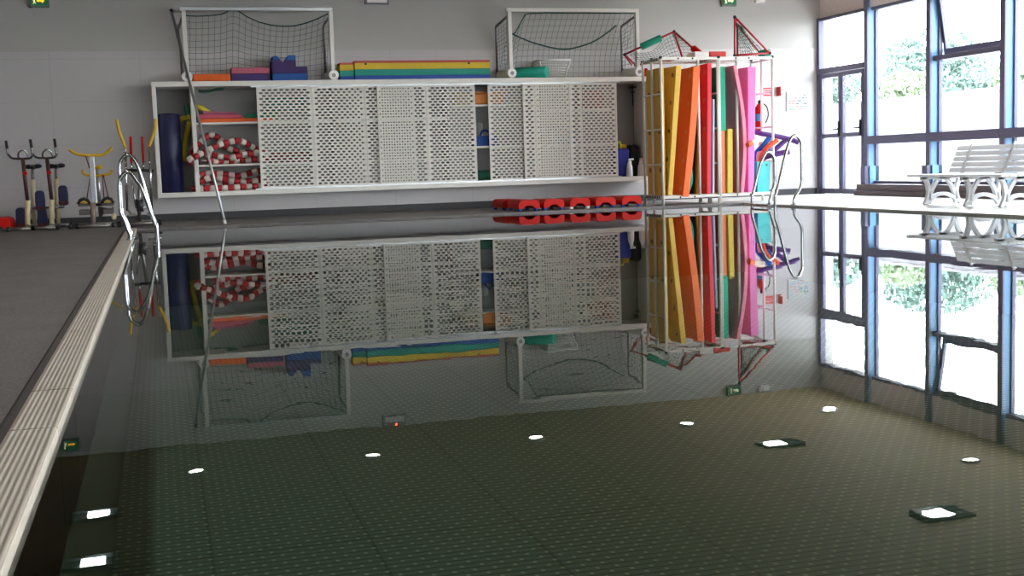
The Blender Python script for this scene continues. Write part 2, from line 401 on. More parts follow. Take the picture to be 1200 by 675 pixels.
# outdoors
b = MB(); b.box(X1+.3, 90, -40, 90, -.4, -.06); S(b.build('ground_outside', mat('pale paved yard', 'c9c4ba', .8), origin=(0,0,0)))
b = MB(); b.box(17.0, 17.25, 2, 60, -.06, 1.93); b.box(16.95, 17.3, 2, 60, 1.93, 2.0)
S(b.build('wall_garden', mat('garden wall render', '6a686e', .8), origin=(0,0,0)))
LV = [M_leaves('spring green leaves', '74866a', '8a9678'), M_leaves('deep green leaves', '60786e', '748a80')]
BARK = mat('grey bark', '6a5c4e', .9)
def tree(x, y, h, r, kind, label):
    t = thing('tree', label, 'tree', (x, y, -.06))
    t['group'] = 'trees beyond the garden wall'
    b = MB(); b.tube([(x, y, -.06), (x+.1, y, h*.35), (x-.05, y+.1, h*.6)], [.16, .12, .06], 8)
    for k in range(5):
        a = k*1.3; b.tube([(x+.08, y, h*.35+k*.1), (x+r*.5*math.cos(a), y+r*.5*math.sin(a), h*(.6+.05*k))], [.06, .02], 6)
    b.build('trunk', BARK, t)
    b = MB(); blobs = [(random.uniform(-.6, .6)*r, random.uniform(-.6, .6)*r, random.uniform(.35, .82)*h, random.uniform(.3, .5)*r) for _ in range(16)]
    blobs = [(p, q, min(z, h-e), e) for p, q, z, e in blobs]; blobs[0] = (0, 0, h-blobs[0][3], blobs[0][3])
    for _ in range(11000):
        bx, by, bz, br = random.choice(blobs); a = random.uniform(0, 2*PI); u = random.uniform(-1, 1); q = br*random.uniform(.75, 1.05); s_ = math.sqrt(1-u*u)
        c = Vector((x+bx+q*s_*math.cos(a), y+by+q*s_*math.sin(a), bz+q*u*.95))
        e = Vector((random.gauss(0,1), random.gauss(0,1), random.gauss(0,1))).normalized()*.075; g = e.cross(Vector((random.gauss(0,1), random.gauss(0,1), .3))).normalized()*.05
        b.add([c-e, c+g, c+e, c-g], [(0,1,2,3)])
    b.build('crown', LV[kind], t)
tree(19.2, 33.8, 3.7, 1.7, 1, 'dull green tree outside, seen through the glazed double door')
tree(23.6, 33.2, 4.6, 2.0, 1, 'tallest blue green tree outside, behind the first window bay')
tree(19.0, 27.9, 2.9, 1.3, 0, 'low yellow green tree just over the white garden wall')
tree(23.4, 27.4, 3.6, 1.6, 1, 'dull green tree outside under the open hopper window')
tree(19.0, 23.6, 2.75, 1.2, 0, 'round pale green shrubby tree behind the window with the hopper sash')
tree(22.0, 20.3, 3.9, 1.7, 1, 'green tree outside at the right edge of the glazing')

# ------------------------------------------------------------------ ceiling fittings
LAMP = mat('lit lamp glass', 'ffffff', .4, emit='fff6e8', es=22)
PANEL = mat('lit square lamp', 'ffffff', .4, emit='ffffff', es=30)
ROUND = [(.283, 16.95, 'over the exercise bikes'), (2.745, 16.95, 'over the left goal'), (5.207, 16.95, 'over the middle of the cabinet'), (7.667, 16.95, 'over the mat racks'), (10.156, 16.95, 'by the glazed door'), (10.125, 13.38, 'over the far end of the bench')]
for yy, w1 in ((7.4, 'added for fill in the third row'), (3.0, 'added for fill in the fourth row')):  # near rows of lamps, added out of view to brighten the hall
    for k, xx in enumerate((.283, 2.745, 5.207, 7.667, 10.156)): ROUND.append((xx, yy, w1+', '+['over the left pool edge', 'second from the left deck', 'over the pool middle', 'second from the windows', 'next to the windows'][k]))
for x, y, nm in ROUND:
    t = thing('ceiling_lamp', 'round lit ceiling lamp '+nm, 'lamp', (x, y, ZC), 'round ceiling lamps')
    b = MB(); b.ring([(x+.13*math.cos(a*PI/12), y+.13*math.sin(a*PI/12)) for a in range(24)], [(x+.1*math.cos(a*PI/12), y+.1*math.sin(a*PI/12)) for a in range(24)], 2, ZC-.03, ZC)
    b.build('rim', ALU, t)
    b = MB(); b.cyl((x, y, ZC-.022), (x, y, ZC-.001), .1, 24); b.build('diffuser', LAMP, t)
SQ = [(8.315, 15.22, -.06, 'furthest along the window side'), (8.315, 11.47, -.06, 'second along the window side'), (-.95, 15.24, .03, 'furthest over the left deck'), (-.92, 13.31, .03, 'second over the left deck')]
for k, yy in enumerate((10.6, 8.7, 6.8, 4.9, 3.0, 1.1)): SQ.append((-.92, yy, .03, '%s over the left deck, added for fill' % ['third', 'fourth', 'fifth', 'sixth', 'seventh', 'eighth'][k]))  # nearer square lamps, added out of view to light deck and coping
for k, yy in enumerate((7.72, 3.97)): SQ.append((8.315, yy, -.06, '%s along the window side, added for fill' % ['third', 'fourth'][k]))  # these two are added as well, for more light from above
for x, y, pxo, nm in SQ:
    t = thing('square_ceiling_lamp', 'square white lit lamp in a dark tray in the ceiling, '+nm, 'lamp', (x, y, ZC), 'square ceiling lamps')
    b = MB(); b.box(x-.3, x+.3, y-.2, y+.2, ZC-.012, ZC); 
    for q in ((x-.3, x-.285, y-.2, y+.2), (x+.285, x+.3, y-.2, y+.2), (x-.3, x+.3, y-.2, y-.185), (x-.3, x+.3, y+.185, y+.2)): b.box(*q, ZC-.05, ZC)
    b.build('tray', mat('dark teal tray', '1c2c2e', .5), t)
    b = MB(); b.box(x+pxo-.12, x+pxo+.12, y-.13, y+.13, ZC-.045, ZC-.012); b.build('lamp_panel', PANEL, t)

# ------------------------------------------------------------------ wall fittings
EXG = mat('exit sign green', '0f6a4a', .4, emit='0f6a4a', es=.25)
EXO = mat('exit sign amber light', 'ffb020', .4, emit='ffb020', es=1.2)
EXW = mat('exit sign pale mark', 'dfe8d8', .4, emit='e8e0a0', es=.8)
def exit_sign(x0, x1, z0, z1, lit, label):
    t = thing('exit_sign', label, 'sign', ((x0+x1)/2, Y1-.04, z0), 'exit signs')
    b = MB(); b.box(x0, x1, Y1-.06, Y1+.012, z0, z1); b.build('housing', mat('grey sign housing', '6f746e', .5), t, bevel=.006)
    b = MB(); b.box(x0+.02, x1-.02, Y1-.066, Y1-.06, z0+.025, z1-.02); b.build('panel', EXG, t)
    w = x1-x0; cz = (z0+z1)/2
    b = MB(); b.bar((x0+.38*w, Y1-.069, cz), (x0+.66*w, Y1-.069, cz), .03, .006, (0,1,0)); b.prism([(x0+.64*w, cz-.035), (x0+.78*w, cz), (x0+.64*w, cz+.035)], 1, Y1-.072, Y1-.066)
    b.build('arrow', EXO if lit else EXW, t)
    b = MB(); b.ball((x0+.22*w, Y1-.068, cz+.035), .013, 8, 6); b.bar((x0+.22*w, Y1-.068, cz+.02), (x0+.25*w, Y1-.068, cz-.012), .022, .006, (0,1,0)); b.bar((x0+.25*w, Y1-.068, cz-.012), (x0+.19*w, Y1-.068, cz-.045), .012, .006, (0,1,0)); b.bar((x0+.25*w, Y1-.068, cz-.012), (x0+.31*w, Y1-.068, cz-.04), .012, .006, (0,1,0))
    b.build('running_figure', EXW, t)
exit_sign(-1.60, -1.34, 3.155, 3.335, True, 'green exit sign with an amber arrow above the exercise bikes')
exit_sign(9.28, 9.55, 3.235, 3.405, False, 'green exit sign with an arrow above the red triangular goal')
t = thing('emergency_light', 'grey framed white emergency light between the two goals, under the ceiling', 'light', (3.42, Y1-.03, 3.23))
b = MB(); b.box(3.24, 3.61, Y1-.06, Y1+.012, 3.23, 3.405); b.build('housing', mat('grey light housing', '77757a', .5), t, bevel=.006)
b = MB(); b.box(3.27, 3.58, Y1-.068, Y1-.06, 3.25, 3.33); b.build('diffuser', WPLAST, t)
b = MB(); b.ball((3.45, Y1-.065, 3.37), .016, 8, 6); b.build('indicator', mat('orange red indicator', 'ff4010', .4, emit='ff5018', es=14), t)
tag(MB().box(9.92, 10.09, Y1-.05, Y1+.012, 3.3, 3.37).box(9.96, 10.05, Y1-.07, Y1-.05, 3.31, 3.36).build('motion_detector', WPLAST, bevel=.006), 'small white detector on the wall right of the right exit sign', 'detector')
t = thing('notice_board', 'white printed notice on the wall beside the glazed door', 'notice', (10.7, Y1-.01, 1.46))
b = MB(); b.box(10.5, 10.91, Y1-.02, Y1, 1.46, 1.79); b.box(10.52, 10.89, Y1, Y1+.003, 1.5, 1.75); b.build('sheet', mat('white notice sheet', 'c4c8c8', .5), t)
b = MB(); pal = ['7fae86', 'c98a8a', '9aa8c9', 'd4c9a0', '6f7c86']
PM = [mat('print %d' % i, c, .5) for i, c in enumerate(pal)]
for r_ in range(6):
    xx = 10.53
    while xx < 10.86:
        w = random.uniform(.03, .12); b.box(xx, min(xx+w, 10.89), Y1-.022, Y1-.02, 1.745-.048*r_-.022, 1.745-.048*r_, random.randrange(5)); xx += w+.02
b.build('print', PM, t)
# extinguisher and its signs
t = thing('fire_extinguisher', 'red fire extinguisher with a blue label on the wall behind the pink mat', 'extinguisher', (9.93, 18.76, 1.14))
b = MB(); b.tube([(9.93, 18.76, 1.14), (9.93, 18.76, 1.16), (9.93, 18.76, 1.5), (9.93, 18.76, 1.56), (9.93, 18.76, 1.6)], [.06, .072, .072, .05, .025], 20); b.build('cylinder', RED, t)
b = MB(); b.tube([(9.93, 18.76, 1.3), (9.93, 18.76, 1.42)], .0735, 20, caps=False); b.build('label_band', mat('blue label', '4f86b4', .5), t)
b = MB(); b.cyl((9.93, 18.76, 1.6), (9.93, 18.76, 1.65), .022, 12); b.bar((9.93, 18.76, 1.65), (10.0, 18.73, 1.68), .02, .012); b.bar((9.93, 18.76, 1.63), (10.0, 18.73, 1.63), .02, .012); b.build('valve', BLACK, t)
b = MB(); b.tube(smooth_path([(9.93, 18.74, 1.62), (10.03, 18.7, 1.55), (10.06, 18.69, 1.4), (10.01, 18.69, 1.27)]), .011, 8); b.build('hose', BLACK, t)
b = MB(); b.box(9.905, 9.955, 18.8, Y1+.004, 1.5, 1.55); b.build('bracket', DGREY, t)
t = thing('fire_sign', 'red and white fire equipment sign on the wall right of the pink mat', 'sign', (10.15, Y1-.006, 1.73))
b = MB(); b.box(10.04, 10.26, Y1-.012, Y1, 1.73, 1.87); b.build('plate', mat('sign red', 'd2343c', .45), t)
b = MB()
for z in (1.755, 1.79, 1.825): 
    xx = 10.06
    while xx < 10.23:
        w = random.choice([.018, .028, .036]); b.box(xx, min(xx+w, 10.245), Y1-.014, Y1-.012, z, z+.016); xx += w+.009
b.build('lettering', WPLAST, t)
tag(MB().box(10.31, 10.325, Y1-.14, Y1, 1.72, 1.88).build('projecting_sign', mat('sign red', 'd2343c', .45), bevel=.002), 'small red sign standing out from the wall next to the fire sign', 'sign')

# ------------------------------------------------------------------ storage cabinet
FY, BY = 18.26, Y1-.002
t = thing('storage_cabinet', 'long white wall cabinet with sliding mesh doors over the far deck', 'cabinet', (3.87, 18.5, .3715))
b = MB(); b.box(-.003, 7.745, FY, BY, 1.965, 2.04); b.build('top_board', WHITE, t, bevel=.005)
b = MB(); b.box(0, 7.74, FY, BY, .3715, .442); b.build('bottom_board', WHITE, t, bevel=.005)
for x0, x1 in ((0, .06), (7.66, 7.74)):
    b = MB(); b.box(x0, x1, FY+.005, BY, .442, 1.965); b.build('side_panel', WHITE, t, bevel=.004)
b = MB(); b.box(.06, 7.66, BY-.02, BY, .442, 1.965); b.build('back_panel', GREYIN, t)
for x in (.56, 2.62, 4.4, 5.95):
    y0 = FY+.012 if x < 1 else FY+.14
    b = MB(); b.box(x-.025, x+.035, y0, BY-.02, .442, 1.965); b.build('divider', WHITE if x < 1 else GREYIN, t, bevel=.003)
for x0, x1, zs in ((.6, 2.59, (.835, 1.45)), (2.66, 4.37, (.835, 1.45)), (4.44, 5.92, (1.0, 1.645)), (5.99, 7.1, (1.0, 1.55))):
    for z in zs:
        b = MB(); b.box(x0, x1, FY+.12, BY-.02, z-.03, z); b.build('shelf', WHITE, t, bevel=.003)
b = MB()
for zz in (.442, 1.945): b.box(1.4, 7.2, FY+.02, FY+.1, zz, zz+.02)
b.build('door_track', ALU, t)
def mesh_door(x0, x1, y):
    z0, z1 = .462, 1.945; PXW, PZH = .0828, .0415; e = .022; cx = (x0+x1)/2
    b = MB()
    for q in ((x0, x0+e, z0, z1), (x1-e, x1, z0, z1), (cx-.018, cx+.018, z0+e, z1-e)): b.box(q[0], q[1], y-.012, y+.012, q[2], q[3])
    for q in ((x0+e, x1-e, z0, z0+e), (x0+e, x1-e, z1-e, z1)): b.box(q[0], q[1], y-.012, y+.012, q[2], q[3])
    dr = b.build('door', WHITE, t, bevel=.002)
    b = MB(); nr = int((z1-z0-2*e)/PZH); PZ = (z1-z0-2*e)/nr
    ha, hb, hc = PXW*.41, PXW*.2, PZ*.35
    for (u0, u1) in ((x0+e, cx-.018), (cx+.018, x1-e)):
        nc = max(1, round((u1-u0)/PXW)); PX = (u1-u0)/nc
        for r in range(nr):
            zc = z0+e+(r+.5)*PZ; off = .5*(r % 2)
            for c in range(nc+(1 if off else 0)):
                xc = u0+(c+.5-off)*PX; xa, xb = max(u0, xc-PX/2), min(u1, xc+PX/2)
                if xb-xa < PX*.9:                    # half cell at the edge stays solid
                    b.add([(xa, y, zc-PZ/2), (xb, y, zc-PZ/2), (xb, y, zc+PZ/2), (xa, y, zc+PZ/2)], [(0,1,2,3)]); continue
                R = [(xa, zc-PZ/2), (xc, zc-PZ/2), (xb, zc-PZ/2), (xb, zc+PZ/2), (xc, zc+PZ/2), (xa, zc+PZ/2)]
                H = [(xc-ha, zc), (xc-hb, zc-hc), (xc+hb, zc-hc), (xc+ha, zc), (xc+hb, zc+hc), (xc-hb, zc+hc)]
                # strands of expanded metal lean: lower lip comes forward
                vs = [(p[0], y-.004 if k < 3 else y+.004, p[1]) for k, p in enumerate(R)]+[(p[0], y+(-.004 if k in (1, 2) else .004 if k in (4, 5) else 0), p[1]) for k, p in enumerate(H)]
                vs = [(p[0], y, p[2]) for p in vs]
                b.add(vs, [(5,0,6), (0,1,7,6), (1,8,7), (1,2,9,8), (2,3,9), (3,4,10,9), (4,11,10), (4,5,6,11)])
    b.build('mesh_sheet', WMESH, dr, solid=.006)
mesh_door(1.478, 3.10, FY+.035); mesh_door(2.30, 3.85, FY+.075); mesh_door(3.265, 4.80, FY+.035); mesh_door(5.02, 6.57, FY+.075); mesh_door(5.57, 7.145, FY+.035)

# things kept inside the cabinet
Zs = .443
b = MB(); b.tube([(.215, 18.5, Zs), (.215, 18.5, Zs+.01), (.205, 18.5, 1.57), (.205, 18.5, 1.585)], [.15, .165, .168, .155], 28)
t = thing('rolled_mat', 'navy blue foam mat rolled up, upright at the left end of the cabinet', 'mat', (.21, 18.5, Zs)); b.build('roll', NAVY, t)
b = MB(); pts = [(.205+.012*k*math.cos(k*.9)*.9, 18.5+.012*k*math.sin(k*.9)*.9, 1.588) for k in range(1, 14)]; b.tube(smooth_path(pts, 3), .004, 6); b.build('roll_edge', mat('darker navy edge', '12164a', .6), t)
NOOD = {'y': mat('yellow foam noodle', 'd8c23a', .6), 'g': mat('green foam noodle', '1f7a5a', .6), 'p': mat('purple foam noodle', '552a78', .6), 'b': mat('blue foam noodle', '2468c4', .6), 'o': mat('orange foam noodle', 'e8552c', .6), 'w': mat('cream foam noodle', 'f0e2cc', .6)}
def noodle(pts, key, label, group, r=.038):
    b = MB(); b.tube(smooth_path(pts, 6), r, 12); return tag(b.build('pool_noodle', NOOD[key], bevel=.004), label, 'pool noodle', group)
G = 'noodles behind the blue roll'
noodle([(.36, 18.72, 1.50), (.44, 18.66, 1.54), (.535, 18.6, 1.55)], 'y', 'short yellow noodle end lying level beside the navy roll', G)
noodle([(.40, 18.78, .9), (.45, 18.74, 1.25), (.51, 18.6, 1.47)], 'y', 'yellow noodle hanging down at a slant beside the navy roll', G)
noodle([(.485, 18.7, 1.72), (.49, 18.66, 1.63), (.49, 18.62, 1.53)], 'g', 'green noodle end beside the cabinet divider', G)
noodle([(.63, 18.6, 1.70), (.7, 18.55, 1.665), (.8, 18.6, 1.60)], 'y', 'yellow noodle end poking up behind the pink boards', G)
# boards on the upper left shelf
def slab(x0, x1, y0, y1, z0, z1, m, name, label, cat, group=None, bev=.012):
    return tag(MB().box(x0, x1, y0, y1, z0, z1).build(name, m, bevel=bev), label, cat, group)
slab(.66, 1.75, 18.42, 18.8, 1.452, 1.505, mat('orange foam', 'e8641e', .6), 'foam_board', 'orange foam board at the bottom of the stack above the lane ropes', 'foam board', 'foam boards on the upper shelf')
b = MB(); b.hexa([(.62, 18.44, 1.507), (1.3, 18.44, 1.507), (1.3, 18.78, 1.507), (.62, 18.78, 1.507)], [(.62, 18.44, 1.575), (1.25, 18.44, 1.56), (1.25, 18.78, 1.56), (.62, 18.78, 1.575)])
tag(b.build('foam_board', mat('pink foam', 'c8506a', .6), bevel=.012), 'pink foam board lying on the orange one above the lane ropes', 'foam board', 'foam boards on the upper shelf')
b = MB(); b.hexa([(1.302, 18.44, 1.507), (1.8, 18.44, 1.507), (1.8, 18.78, 1.507), (1.302, 18.78, 1.507)], [(1.36, 18.44, 1.57), (1.8, 18.44, 1.61), (1.8, 18.78, 1.61), (1.36, 18.78, 1.57)])
tag(b.build('foam_board', mat('green foam', '147a5c', .6), bevel=.012), 'green foam board on the orange one, running behind the mesh door', 'foam board', 'foam boards on the upper shelf')
b = MB(); b.hexa([(.7, 18.5, 1.578), (1.2, 18.5, 1.563), (1.2, 18.78, 1.563), (.7, 18.78, 1.578)], [(.7, 18.5, 1.625), (1.2, 18.5, 1.6), (1.2, 18.78, 1.6), (.7, 18.78, 1.625)])
tag(b.build('foam_board', mat('mauve foam', 'a05a78', .6), bevel=.012), 'mauve foam board topmost of the stack above the lane ropes', 'foam board', 'foam boards on the upper shelf')
b = MB(); b.tube(smooth_path([(.66, 18.4, 1.91), (.72, 18.38, 1.895), (.82, 18.38, 1.905), (.9, 18.38, 1.925), (1.02, 18.38, 1.93)]), [.018]*24+[.006], 8)
tag(b.build('strap', mat('dark green webbing', '0f4a3a', .7)), 'dark green strap hanging under the cabinet top beside the pole', 'strap')
# lane ropes
RF, WF = mat('red lane float', 'b3202a', .5), mat('white lane float', 'd9d2ca', .5)
def lane_rope(path, label):
    pts = smooth_path(path, 12); L = [0]
    for a, c in zip(pts, pts[1:]): L.append(L[-1]+(c-a).length)
    def at(s):
        for i in range(1, len(pts)):
            if L[i] >= s: return pts[i-1].lerp(pts[i], (s-L[i-1])/max(1e-6, L[i]-L[i-1]))
        return pts[-1]
    zmin = min(p.z for p in pts)
    t = thing('lane_rope', label, 'lane rope', (1.0, 18.5, zmin-.045), 'lane ropes in the cabinet')
    MB().tube(pts, .006, 6).build('cord', WPLAST, t)
    proto = []
    for m in (RF, WF):
        b = MB(); prof = [(-.042, .03), (-.04, .042), (-.02, .046), (.02, .046), (.04, .042), (.042, .03)]
        b.tube([(0, 0, z) for z, r in prof], [r for z, r in prof], 12)
        me = b.build('float', m, None, origin=(0,0,0)); proto.append(me.data); bpy.data.objects.remove(me)
    st = .088; k = 0; s = .045; base = Vector(t.location)
    while s < L[-1]-.04:
        p, d_ = at(s), (at(s+.04)-at(s-.04)).normalized()
        o = bpy.data.objects.new('float', proto[(k//1) % 2]); COL.objects.link(o); o.parent = t; WM[o.name] = WM[t.name]
        o.location = p-base; o.rotation_mode = 'QUATERNION'; o.rotation_quaternion = d_.to_track_quat('Z', 'Y'); s += st; k += 1
def PT(y, lst): return [p for p in lst]
lane_rope([(0.492, 18.300, 0.866), (0.469, 18.200, 0.915), (0.543, 18.200, 0.950), (0.695, 18.300, 1.022), (0.897, 18.360, 1.117), (1.049, 18.400, 1.158), (1.199, 18.420, 1.174), (1.326, 18.500, 1.122), (1.455, 18.620, 1.033), (1.308, 18.700, 1.000),
  (1.062, 18.720, 1.071), (0.945, 18.740, 1.202), (0.825, 18.740, 1.281), (0.696, 18.720, 1.207), (0.602, 18.680, 1.108), (0.534, 18.600, 1.032), (0.652, 18.500, 1.002), (0.820, 18.450, 0.971), (1.061, 18.400, 0.926), (1.261, 18.400, 0.970), (1.540, 18.450, 0.989), (1.595, 18.550, 0.913),
  (1.421, 18.600, 0.893), (1.195, 18.600, 0.887), (0.992, 18.550, 0.879), (0.765, 18.420, 0.891), (0.643, 18.420, 0.901)], 'red and white lane rope heaped on the middle shelf, spilling past the divider')
lane_rope([(0.475, 18.420, 0.493), (0.644, 18.400, 0.488), (0.938, 18.400, 0.483), (1.211, 18.400, 0.493), (1.489, 18.450, 0.495), (1.578, 18.580, 0.542), (1.405, 18.600, 0.574), (1.178, 18.600, 0.569), (0.956, 18.600, 0.615), (0.784, 18.600, 0.646), (0.634, 18.620, 0.600), (0.615, 18.700, 0.664), (0.743, 18.740, 0.711),
  (0.968, 18.750, 0.691), (1.217, 18.750, 0.657), (1.487, 18.740, 0.725), (1.548, 18.780, 0.620), (1.263, 18.760, 0.552), (0.959, 18.740, 0.537), (0.683, 18.700, 0.547)], 'red and white lane rope coiled on the cabinet floor, lowest shelf')
# middle gap
Zs = 1.647
t = thing('storage_box', 'orange box on the top shelf in the gap between mesh doors', 'box', (5.0, 18.55, Zs))
MB().box(4.82, 5.32, 18.42, 18.78, Zs, Zs+.17).build('box_body', mat('orange box', 'c87818', .5), t, bevel=.02); MB().box(4.81, 5.33, 18.41, 18.79, Zs+.17, Zs+.195).build('lid', mat('orange lid', 'd88a20', .5), t, bevel=.01)
b = MB(); b.box(4.84, 5.2, 18.45, 18.75, 1.002, 1.16); b.tube(smooth_path([(4.9, 18.44, 1.16), (4.95, 18.43, 1.24), (5.04, 18.43, 1.22), (5.1, 18.44, 1.16)]), .018, 8)
tag(b.build('blue_bag', mat('royal blue fabric', '1c4a94', .7), bevel=.05, seg=3), 'blue bag on the middle shelf in the gap between mesh doors', 'bag')
b = MB(); b.tube([(4.93, 18.6, 1.162), (4.93, 18.6, 1.17), (4.93, 18.6, 1.36), (4.93, 18.6, 1.37)], [.055, .06, .06, .02], 16)
tag(b.build('bottle', mat('pale grey bottle', 'a0a4a8', .4)), 'grey bottle standing on the blue bag', 'bottle')
b = MB(); b.box(4.82, 5.2, 18.5, 18.8, .443, .62); b.tube([(4.9, 18.46, .46), (5.15, 18.46, .5), (5.2, 18.46, .54)], .035, 10)
tag(b.build('folded_mat', mat('dark green foam', '0c6048', .6), bevel=.04), 'dark green folded mat on the cabinet floor between the mesh doors', 'mat')
# things half seen through the mesh
for x0, x1, z0, z1, c, nm, ct, lb in [(1.62, 2.2, 1.62, 1.80, '2a8078', 'foam_block', 'foam block', 'teal foam block behind the upper left of the first mesh door'), (1.65, 2.3, .838, 1.0, '7a2a38', 'gear_bag', 'bag', 'dark red bag behind the first mesh door'),
  (6.6, 7.0, 1.553, 1.85, 'a05a62', 'gear_bag', 'bag', 'red bag behind the upper right mesh door'), (6.05, 6.5, 1.003, 1.3, '4a6078', 'storage_box', 'box', 'blue box behind the rightmost mesh door'), (4.5, 4.78, 1.648, 1.85, 'a08a4a', 'storage_box', 'box', 'yellow box behind the middle mesh door')]:
    b = MB(); b.box(x0, x1, 18.45, 18.78, z0, z1); tag(b.build(nm, mat('gear '+c, c, .7), bevel=.03, seg=3), lb, ct)
# right open compartment
t = thing('jerry_can', 'blue can with a yellow cap on the floor of the right cabinet bay', 'can', (7.3, 18.6, .443))
MB().box(7.18, 7.43, 18.48, 18.72, .443, .9).build('can_body', mat('deep blue plastic', '2438a8', .4), t, bevel=.04, seg=3); MB().cyl((7.36, 18.56, .9), (7.36, 18.56, .97), .045, 14).build('cap', YEL, t)
MB().tube(smooth_path([(7.22, 18.56, .89), (7.2, 18.54, .97), (7.28, 18.54, 1.0), (7.3, 18.56, .9)]), .022, 8).build('carry_handle', mat('lime plastic', 'c8c848', .5), t)
b = MB(); b.box(7.44, 7.62, 18.5, 18.78, .443, .96); tag(b.build('black_bag', mat('black fabric', '15151c', .8), bevel=.06, seg=3), 'tall black bag behind the two white sprayers', 'bag')
def sprayer(x, label):
    t = thing('spray_bottle', label, 'spray bottle', (x, 18.4, .443), 'white sprayers in the right cabinet bay')
    MB().tube([(x, 18.4, .443), (x, 18.4, .46), (x, 18.4, .6), (x, 18.4, .66), (x, 18.4, .7)], [.05, .055, .05, .03, .016], 14).build('bottle_body', WPLAST, t)
    MB().bar((x-.015, 18.4, .715), (x+.075, 18.4, .722), .028, .032).tube([(x, 18.4, .69), (x, 18.4, .72)], .02, 8).build('spray_head', WPLAST, t, bevel=.004)
    MB().tube([(x+.03, 18.4, .7), (x+.035, 18.4, .665), (x+.02, 18.4, .645)], .006, 6).build('trigger', WPLAST, t)
sprayer(7.385, 'white trigger sprayer in front of the blue can'); sprayer(7.585, 'white trigger sprayer against the right side of the cabinet')
b = MB(); b.tube([(7.6, 18.72, 1.93), (7.6, 18.72, 1.6)], .008, 6); b.bar((7.54, 18.72, 1.9), (7.66, 18.72, 1.9), .04, .02); b.bar((7.57, 18.72, 1.82), (7.63, 18.72, 1.82), .03, .02); b.box(7.585, 7.615, 18.71, 18.84, 1.88, 1.92)
tag(b.build('hanging_strap', BLACK), 'black strap with a buckle hanging in the right cabinet bay', 'strap')

# ------------------------------------------------------------------ on the cabinet
TZ = 2.041
def net_sheet(fn, nu, nv, r=.0024, sub=2):
    b = MB()
    for i in range(nu+1): b.tube([fn(i/nu, j/(nv*sub)) for j in range(nv*sub+1)], r, 4, caps=False)
    for j in range(nv+1): b.tube([fn(i/(nu*sub), j/nv) for i in range(nu*sub+1)], r, 4, caps=False)
    return b
def goal(xl, xr, yf, yb, zt, label, top_z, xoff):
    t = thing('water_polo_goal', label, 'goal', ((xl+xr)/2, (yf+yb)/2, TZ), 'water polo goals on the cabinet')
    zb = TZ+.075
    for x in (xl, xr):
        b = MB(); b.box(x-.03, x+.03, yf-.035, yf+.035, zb+.02, zt); b.build('post', WHITE, t, bevel=.006)
        b = MB(); b.cyl((x, yf-.075, zb), (x+xoff*.5, yb, zb), .076, 24); fl = b.build('float_tube', WPLAST, t, bevel=.008)
        b = MB(); b.cyl((x, yf-.085, zb), (x, yf-.074, zb), .03, 12); b.build('end_plug', DSTEEL, fl)
        b = MB(); b.tube([(x, yf, zt-.05), (x+xoff, yb-.02, zt-.17), (x+xoff*1.02, yb, zt-.22), (x+xoff, yb, zb+.02)], .019, 10); b.build('rear_bar', DSTEEL, t)
    b = MB(); b.box(xl-.05, xr+.03, yf-.03, yf+.03, zt, zt+.055); b.build('crossbar', WHITE if xl > 3 else ALU, t, bevel=.006)
    net = net_sheet(lambda u, v: Vector((xl+(xr-xl)*u+xoff*v*.7, yf+(yb-yf-.02)*math.sin(min(1, v*1.25)*PI/2), top_z(u)*(1-v)+(TZ+.02)*v-.10*math.sin(PI*u)*math.sin(PI*v)*0)), 24, 11)
    net.build('net', NETM, t)
    e = MB(); e.tube([Vector((xl+(xr-xl)*i/40, yf+.02, top_z(i/40))) for i in range(41)], .009, 6); e.build('net_edge_cord', NETM, t)
    return t
def interp(tab):
    def f(u):
        for (a, za), (c, zc) in zip(tab, tab[1:]):
            if u <= c: 
                q = (u-a)/(c-a); q = q*q*(3-2*q) if False else q; return za+(zc-za)*q
        return tab[-1][1]
    return f
tl = interp([(0, 3.0), (.08, 2.99), (.18, 3.0), (.26, 3.02), (.32, 3.09), (.36, 3.08), (.42, 2.99), (.5, 2.91), (.58, 2.865), (.66, 2.845), (.74, 2.85), (.82, 2.89), (.9, 2.95), (.96, 3.01), (1, 3.05)])
g1 = goal(.51, 2.64, 18.42, 18.8, 3.065, 'white water polo goal with a sagging green net, on the left of the cabinet top', tl, -.06)
tr_ = interp([(0, 2.74), (.04, 2.72), (.13, 3.04), (.3, 3.05), (1, 3.05)])
g2 = goal(5.41, 7.545, 18.35, 18.8, 3.065, 'white water polo goal with a green net, on the right of the cabinet top', tr_, -.09)
b = MB(); cv = [(5.457, 18.330, 2.718), (5.617, 18.360, 2.656), (5.809, 18.400, 2.594), (6.096, 18.420, 2.522), (6.348, 18.450, 2.497), (6.590, 18.480, 2.533), (6.876, 18.500, 2.629), (7.118, 18.550, 2.769), (7.288, 18.600, 2.884)]
b.tube(smooth_path(cv), .012, 6); b.build('net_head_rope', NETM, g2)
for xx in (5.41, 7.545):
    net_sheet(lambda u, v: Vector((xx-.09*u, 18.37+.42*u, (3.0-.14*u)*(1-v)+(TZ+.16)*v)), 5, 11).build('side_net', NETM, g2)
slab(.59, 1.125, 18.34, 18.7, TZ, TZ+.11, mat('orange foam', 'e8641e', .6), 'foam_block', 'flat orange foam block under the left goal', 'foam block', 'foam blocks on the cabinet', .02)
t = thing('foam_block', 'two-tone foam block, pink over dark purple, under the left goal', 'foam block', (1.41, 18.5, TZ), 'foam blocks on the cabinet')
MB().box(1.135, 1.685, 18.36, 18.7, TZ, TZ+.11).build('lower_layer', mat('dark purple foam', '3a2468', .6), t, bevel=.01)
MB().box(1.14, 1.69, 18.36, 18.7, TZ+.11, TZ+.2).build('upper_layer', mat('rose foam', 'b85a70', .6), t, bevel=.01)
t = thing('foam_castle_block', 'blue and purple foam block cut like battlements under the left goal', 'foam block', (2.0, 18.5, TZ), 'foam blocks on the cabinet')
